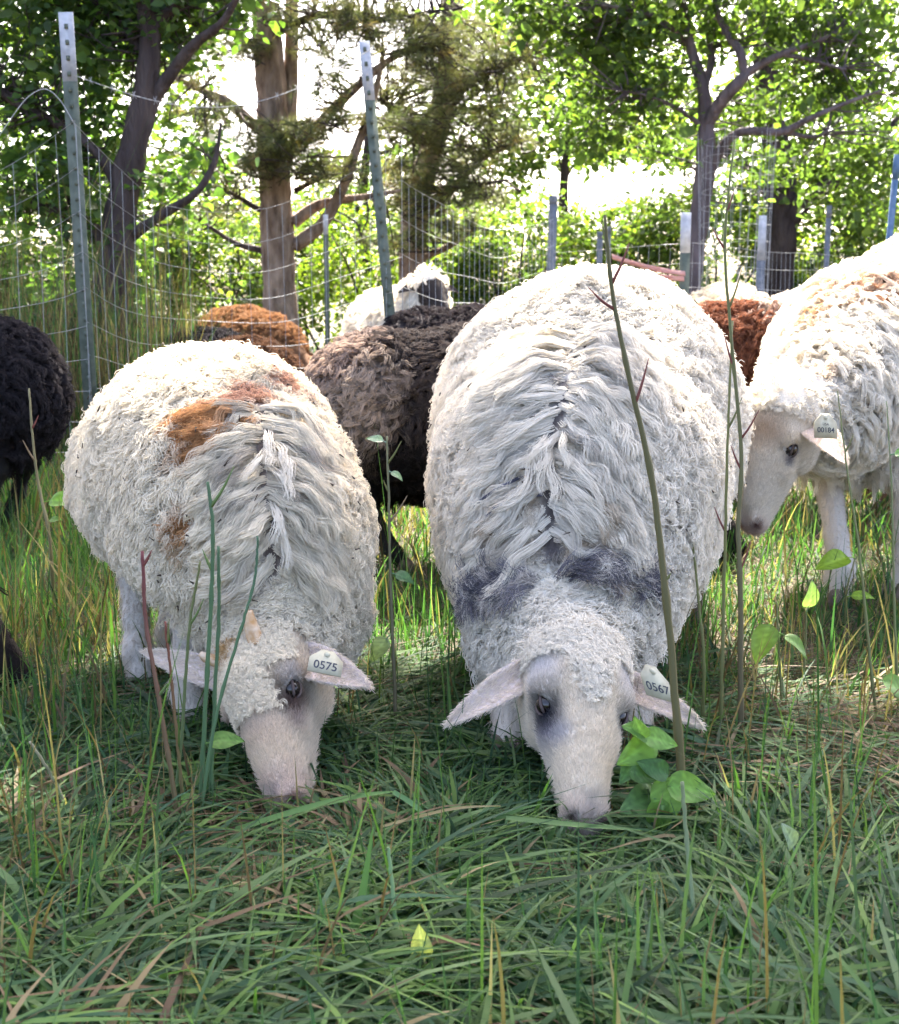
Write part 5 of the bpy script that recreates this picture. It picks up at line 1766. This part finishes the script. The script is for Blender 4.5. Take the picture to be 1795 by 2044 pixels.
# ------------------------------------------------------------------ weeds
m_stem = M_attr('weed_stem', 0.6, 0.0, spec=.3)
m_wleaf = M_leaf('weed_leaf', (1.7, 1.9, 0.6), 0.35, 0.4)
GRN, OLV, RED, TAN = V3(.11, .16, .045), V3(.12, .125, .04), V3(.15, .045, .035), V3(.24, .17, .10)
def broad_leaf(S_, base, d, nor, L_, wr, col, rg, curlz=.25, hole=False):
    """heart-shaped leaf with folded midrib and drooping tip"""
    d = nrm(d); sd = nrm(np.cross(d, nor)); up = np.cross(sd, d)
    nt_, nq = 15, 9
    vs = []
    ph = rg.uniform(0, 6.28)
    for i in range(nt_):
        t = i / (nt_ - 1)
        w_ = wr * L_ * (math.sin(math.pi * min(1, t ** .62)) ** .8 * (1 - .15 * t) + .02)
        for j in range(nq):
            q = -1 + 2 * j / (nq - 1)
            z = .22 * abs(q) * w_ - curlz * L_ * t * t + .035 * L_ * math.sin(7 * t + 3 * q + ph) * abs(q)
            back = -.10 * L_ * abs(q) * (1 - t) ** 3
            vs.append(base + d * (L_ * t + back) + sd * (w_ * q) + up * z)
    i, j = np.meshgrid(np.arange(nt_ - 1), np.arange(nq - 1), indexing='ij')
    k = (i * nq + j).ravel()
    qd = np.stack([k, k + nq, k + nq + 1, k + 1], -1)
    cc = np.tile(np.asarray(col), (len(vs), 1)) * (1 + .12 * np.random.default_rng(int(ph * 1000)).normal(size=(len(vs), 1)))
    qv = np.tile(np.linspace(-1, 1, nq), nt_)
    tv_ = np.repeat(np.linspace(0, 1, nt_), nq)
    vein = .5 + .5 * np.cos((tv_ - .35 * np.abs(qv)) * 6.283 * 5)
    cc = cc * (np.where(np.abs(qv) < .05, 1.35, 1.0) * (.90 + .22 * vein ** 4) * (1 - .12 * (np.abs(qv) > .9)))[:, None]
    S_.add(np.array(vs), qd, None, cc)

def weed(label, uvY, w0, w1, col0, col1, spurs=(), leaves=(), name='weed_stalk', group='tall weed stalks', seed=0):
    """stalk through photo points at distances Y; spurs = side shoots (t, du, dv, len, colour); leaves = (t, direction, length, colour)"""
    rg = np.random.default_rng(seed)
    pts = np.array([at(*a) for a in uvY])
    b = pts[0].copy()
    root = empty(name, (b[0], b[1], 0))
    tag(root, label, 'weed', group)
    if b[2] > .003:
        pts = np.vstack([V3(b[0], b[1], -.01), pts])
    else:
        pts[0][2] = -.01
    P = resample(pts, 40)
    P = P + (rg.normal(size=P.shape) * .0003)
    rad = np.linspace(w0, w1, 40) * .5
    for i in range(6, 38, 7): rad[i] *= 1.25
    t = np.linspace(0, 1, 40)[:, None]
    Sx = Soup()
    v, q, tt = tube(P, rad, 7)
    tv = np.concatenate([np.repeat(t[:, 0], 7), [0, 1]])[:, None]
    Sx.add(v, q, tt, col0 * (1 - tv) + col1 * tv)
    Sx.build('stem', m_stem, root)
    for (ts, dx, dz, L_, cs) in spurs:
        p = P[int(ts * 39)]
        e = p + nrm(V3(dx, rg.uniform(-.2, .2), dz)) * L_
        m_ = (p + e) / 2 + V3(0, 0, -.06 * L_)
        Sy = Soup().tube([p, m_, e], [w1 * .42 + .0006, w1 * .36 + .0005, .0005], 5, 6, col=cs)
        Sy.build('side_shoot', m_stem, root)
    for (ts, d, L_, cs) in leaves:
        p = P[int(ts * 39)]
        d = nrm(np.asarray(d, float))
        e = p + d * L_ * .35
        Sy = Soup().tube([p, e], [.0013, .0009], 5, 4, col=cs)
        Sy.build('leaf_stalk', m_stem, root)
        Sy = Soup()
        broad_leaf(Sy, e, d + V3(0, 0, -.15), nrm(V3(rg.normal() * .25, -.55, .8)), L_, .36, cs, rg)
        Sy.build('leaf', m_wleaf, root)
    return root

LF = V3(.115, .21, .045)
weed('tallest weed stalk, green with short red side shoots, rising in front of the big ewe', [(1372, 1700, 1.44), (1352, 1440, 1.47), (1330, 1200, 1.50), (1300, 950, 1.53), (1255, 750, 1.55), (1222, 580, 1.57), (1207, 430, 1.58)], .0118, .0040, V3(.10, .085, .03), V3(.075, .07, .022),
     [(.93, -.2, .9, .035, OLV), (.86, .35, .8, .055, RED), (.80, -.8, .65, .045, RED), (.62, .25, .95, .06, RED), (.38, .4, .6, .015, OLV)], seed=1)
weed('brown-green weed stalk with red side shoots in front of the shaggy ewe', [(1478, 1440, 1.72), (1478, 1200, 1.74), (1474, 1050, 1.76), (1480, 900, 1.78), (1462, 700, 1.80), (1447, 480, 1.82), (1466, 280, 1.84)], .0100, .003, V3(.09, .065, .035), V3(.12, .13, .04),
     [(.55, -.4, .9, .04, RED), (.60, .45, .8, .05, RED), (.70, -.3, .9, .05, RED), (.78, .3, .9, .06, OLV), (.85, -.5, .85, .035, RED), (.9, .3, .9, .03, RED), (.34, .35, 1, .05, RED)], seed=2)
weed('second stalk close beside the brown-green weed stalk', [(1440, 1400, 1.75), (1446, 1150, 1.78), (1452, 900, 1.80), (1462, 640, 1.83)], .0070, .003, OLV, V3(.15, .15, .05), [(.8, .4, .9, .05, OLV), (.6, -.4, .9, .04, RED)], seed=3)
weed('short thin stalk left of the brown-green weed stalk', [(1405, 1330, 1.76), (1395, 1200, 1.78), (1383, 1085, 1.8)], .006, .003, OLV, OLV, seed=4)
weed('reddish stalk standing before the cream sheep', [(360, 1720, 1.44), (345, 1560, 1.46), (315, 1380, 1.48), (292, 1240, 1.50), (284, 1100, 1.51)], .0072, .0042, V3(.11, .10, .035), V3(.14, .035, .035), [(.97, .5, .9, .022, RED), (.5, .6, .8, .02, GRN), (.3, -.5, .8, .02, GRN)], [(.16, (.5, -.2, .5), .028, LF)], seed=5)
weed('yellow-green stalk with red tip beside the reddish stalk', [(375, 1700, 1.47), (362, 1560, 1.48), (345, 1380, 1.5), (330, 1240, 1.51)], .0052, .003, V3(.12, .14, .04), V3(.16, .045, .03), [(.9, .1, 1, .03, OLV)], seed=6)
weed('straight dark green stem rising before the shoulder of the cream sheep', [(398, 1640, 1.48), (410, 1420, 1.5), (422, 1200, 1.52), (425, 1050, 1.53), (415, 962, 1.54)], .0065, .0042, V3(.07, .13, .05), V3(.06, .11, .05), [(.86, .5, .85, .06, GRN), (.6, -.4, .9, .03, GRN)], [(.18, (.9, -.2, .35), .04, LF)], seed=7)
weed('second dark green stem close to the straight one', [(420, 1620, 1.50), (428, 1400, 1.52), (437, 1230, 1.54), (436, 1090, 1.55)], .0062, .004, V3(.07, .13, .05), V3(.06, .11, .05), seed=8)
weed('curved dark green stem leaning before the neck of the cream sheep', [(395, 1700, 1.45), (430, 1440, 1.48), (480, 1260, 1.51), (508, 1160, 1.53), (515, 1070, 1.54)], .005, .003, V3(.07, .13, .05), V3(.05, .10, .05), seed=9)
weed('bent green stem with olive tip left of the straight dark green stem', [(345, 1660, 1.5), (362, 1480, 1.52), (378, 1260, 1.54), (400, 1120, 1.55)], .0055, .003, V3(.08, .13, .05), OLV, [(.7, .5, .9, .04, GRN)], seed=10)
weed('slim stalk with pale young leaves in front of the dark brown sheep', [(790, 1420, 1.78), (783, 1250, 1.80), (778, 1100, 1.82), (776, 980, 1.84), (772, 870, 1.86)], .0065, .003, V3(.11, .09, .05), V3(.14, .14, .07), [(.7, .6, .9, .05, TAN), (.8, -.4, .9, .02, OLV), (.92, .5, .8, .04, OLV)], [(.98, (-.7, -.2, .35), .024, V3(.19, .27, .19)), (.88, (.6, -.2, -.2), .02, V3(.17, .25, .16)), (.40, (-.5, -.2, -.5), .04, V3(.22, .28, .13)), (.56, (.8, -.1, -.15), .03, V3(.09, .17, .08))], seed=11)
weed('pale stalk with one bright leaf before the black curly sheep', [(100, 1080, 2.45), (80, 980, 2.5), (68, 900, 2.52), (58, 775, 2.55)], .008, .004, V3(.16, .14, .06), V3(.17, .15, .07), [(.7, -.4, .9, .05, TAN), (.85, .4, .8, .03, RED)], [(.45, (.95, -.2, .22), .062, V3(.13, .27, .03)), (.35, (.8, -.2, .3), .025, LF)], seed=12)
weed('stalk with drooping pale leaves between the shaggy ewe and the big ewe', [(1560, 1400, 1.86), (1555, 1300, 1.88), (1550, 1200, 1.90)], .006, .003, OLV, OLV, [], [(.9, (-.5, -.3, -.7), .060, V3(.16, .25, .06)), (.8, (.6, -.3, -.3), .045, V3(.14, .24, .05))], seed=13)
weed('thin stalk with one round pale leaf below the foreleg of the shaggy ewe', [(1605, 1340, 2.0), (1608, 1280, 2.02), (1610, 1215, 2.04)], .0045, .0025, OLV, OLV, [], [(.95, (.1, -.3, .9), .045, V3(.17, .26, .12))], seed=14)
weed('leaning stalk with a yellow-green leaf right of the foreleg of the shaggy ewe', [(1690, 1180, 2.4), (1700, 1140, 2.42), (1708, 1108, 2.44)], .004, .0025, OLV, OLV, [], [(.95, (-.9, -.4, .05), .07, V3(.22, .34, .03)), (.3, (.6, -.3, .2), .04, V3(.2, .32, .04))], seed=15)
weed('long thin stalk before the chest of the shaggy ewe', [(1750, 1540, 1.82), (1735, 1300, 1.85), (1715, 1100, 1.88), (1690, 930, 1.9), (1672, 780, 1.92)], .0055, .002, OLV, V3(.16, .17, .07), [(.8, .4, .9, .03, OLV)], [(.2, (.7, -.3, -.2), .06, V3(.14, .24, .06))], seed=16)
weed('thin stalk at the flank of the shaggy ewe', [(1790, 1500, 1.86), (1785, 1200, 1.9), (1780, 980, 1.93), (1770, 800, 1.95)], .005, .0018, OLV, V3(.15, .18, .08), [], [(.82, (.5, -.4, .2), .03, V3(.10, .2, .08))], seed=17)
weed('withered stalk tipped with a pale yellow crumpled leaf', [(852, 2060, 1.07), (852, 1980, 1.075), (848, 1920, 1.08)], .005, .003, TAN, TAN, [], [(.96, (-.12, -.1, .95), .030, V3(.42, .45, .16))], seed=18)
weed('bare tan stalk lying forward in the left grass', [(140, 1640, 1.45), (110, 1560, 1.44), (60, 1480, 1.42)], .006, .003, V3(.25, .25, .14), V3(.28, .26, .16), seed=19)
weed('thin pale stalk with one grey-green leaf in the right grass', [(1620, 1790, 1.28), (1600, 1740, 1.29), (1585, 1700, 1.30)], .004, .002, TAN, TAN, [], [(.95, (-.2, -.2, .7), .032, V3(.20, .26, .20))], seed=20)
weed('tall green stem in the right grass below the tag', [(1395, 1990, 1.14), (1385, 1830, 1.17), (1372, 1690, 1.2), (1362, 1560, 1.22)], .006, .004, V3(.12, .18, .09), V3(.14, .17, .08), seed=21)
weed('upright green stem in the middle of the near grass', [(800, 2030, 1.10), (795, 1890, 1.13), (780, 1740, 1.16), (775, 1690, 1.17)], .006, .003, V3(.12, .2, .08), V3(.12, .2, .08), seed=22)
weed('stout green stem at the right of the near grass', [(1700, 2030, 1.10), (1695, 1920, 1.12), (1708, 1810, 1.14)], .007, .004, V3(.12, .17, .07), V3(.13, .17, .07), seed=23)

# broad-leaved plant beside the muzzle of the big ewe
rg = np.random.default_rng(77)
pb = foot(1300, 1.47)
plant = empty('leafy_plant', (pb[0], pb[1], 0))
tag(plant, 'broad-leaved green plant with insect-holed leaves beside the muzzle of the big ewe', 'plant')
S = Soup()
P = resample(np.array([pb + V3(0, 0, -.01), at(1310, 1620, 1.46), at(1285, 1520, 1.46), at(1280, 1460, 1.46)]), 16)
S.tube(P, np.linspace(.003, .0018, 16), 6, col=V3(.20, .13, .07))
S.build('stem', m_stem, plant)
for (u, v_, du, dv, L_, c_) in [(1300, 1480, -60, 45, .062, V3(.14, .26, .05)), (1290, 1465, -40, -20, .045, V3(.12, .22, .06)), (1290, 1470, 65, 15, .046, V3(.15, .27, .06)), (1285, 1470, -25, -45, .036, V3(.11, .2, .07)), (1310, 1590, -75, 25, .070, V3(.085, .17, .05)),
                             (1335, 1560, -10, 90, .068, V3(.15, .27, .05)), (1340, 1570, 95, 10, .066, V3(.14, .26, .05)), (1320, 1600, -20, 60, .05, V3(.13, .24, .05)), (1310, 1560, 20, 60, .05, V3(.10, .2, .05)), (1270, 1510, -30, 55, .05, V3(.07, .15, .05)), (1330, 1545, -60, -30, .045, V3(.06, .13, .04)), (1260, 1540, 70, 20, .04, V3(.07, .14, .04))]:
    b = at(u, v_, 1.45 + rg.uniform(-.02, .02))
    e = at(u + du, v_ + dv, 1.43 + rg.uniform(-.03, .02))
    k = np.argmin(np.linalg.norm(P - b, axis=1))
    Sy = Soup().tube([P[k], b], [.0012, .0009], 5, 4, col=V3(.14, .2, .06))
    Sy.build('leaf_stalk', m_stem, plant)
    Sy = Soup()
    broad_leaf(Sy, b, e - b, nrm(V3(rg.normal() * .3, -.85, .75)), L_ * .88, .36, c_, rg, curlz=.2)
    Sy.build('leaf', m_wleaf, plant)

# single long blades that stand out in the near grass
for k, (pts, w_, c_) in enumerate([
    ([(470, 1655, 1.40), (620, 1610, 1.41), (720, 1588, 1.42), (785, 1580, 1.43)], .008, V3(.12, .21, .07)), ([(785, 1580, 1.43), (830, 1610, 1.42), (900, 1680, 1.38)], .007, V3(.10, .19, .08)),
    ([(655, 2040, 1.09), (690, 1920, 1.12), (722, 1790, 1.17), (745, 1650, 1.22)], .010, V3(.085, .17, .045)), ([(1010, 1632, 1.38), (1140, 1645, 1.37), (1280, 1657, 1.36)], .007, V3(.13, .20, .08)),
    ([(965, 2040, 1.07), (940, 1960, 1.09), (905, 1875, 1.11)], .011, V3(.12, .18, .09)), ([(0, 1910, 1.14), (120, 1960, 1.12), (230, 2020, 1.10)], .012, V3(.11, .24, .05)),
    ([(1590, 2040, 1.08), (1690, 1920, 1.12), (1775, 1800, 1.16)], .010, V3(.15, .20, .14)), ([(1370, 1910, 1.15), (1480, 1960, 1.12), (1590, 2040, 1.09)], .009, V3(.17, .20, .15)),
    ([(1540, 1810, 1.18), (1620, 1900, 1.15), (1700, 2000, 1.10)], .011, V3(.11, .18, .11)), ([(0, 1930, 1.14), (60, 1990, 1.11), (115, 2040, 1.09)], .006, V3(.30, .20, .10)), ([(1220, 1990, 1.1), (1290, 1890, 1.14), (1350, 1790, 1.18)], .005, V3(.26, .2, .13)),
    ([(760, 1650, 1.38), (900, 1615, 1.39), (1000, 1608, 1.38)], .004, V3(.30, .24, .13))]):
    P = resample(np.array([at(*a) for a in pts]), 14)
    T = nrm(np.gradient(P, axis=0))
    sd = nrm(np.cross(T, V3(.1, -.6, .8)))
    ww = w_ * .5 * np.sin(np.pi * np.clip(np.linspace(.25, .985, 14), 0, 1)) ** .7
    vs = np.stack([P - sd * ww[:, None], P + V3(0, 0, -.001), P + sd * ww[:, None]], 1).reshape(-1, 3)
    i, j = np.meshgrid(np.arange(13), np.arange(2), indexing='ij')
    kk = (i * 3 + j).ravel()
    q = np.stack([kk, kk + 3, kk + 4, kk + 1], -1)
    cc = np.tile(c_, (len(vs), 1))
    o = mesh_obj('grass_blade', vs - 0, q, m_grass, None, cc)
    tag(o, ['long green blade arching up before the cream sheep', 'green blade bent down from the arching blade', 'broad upright green blade in the near grass', 'flat green blade across the muzzle of the big ewe', 'pale wide blade leaning left in the near grass', 'bright wide blade in the left near grass',
            'pale bluish blade leaning right in the right near grass', 'pale blade lying down in the right near grass', 'wide bluish blade crossing the pale lying blade', 'dry tan stalk in the left near grass', 'dry tan stalk leaning in the right near grass', 'thin dry straw arching toward the muzzle of the big ewe'][k], 'grass blade', 'long blades in the near grass')
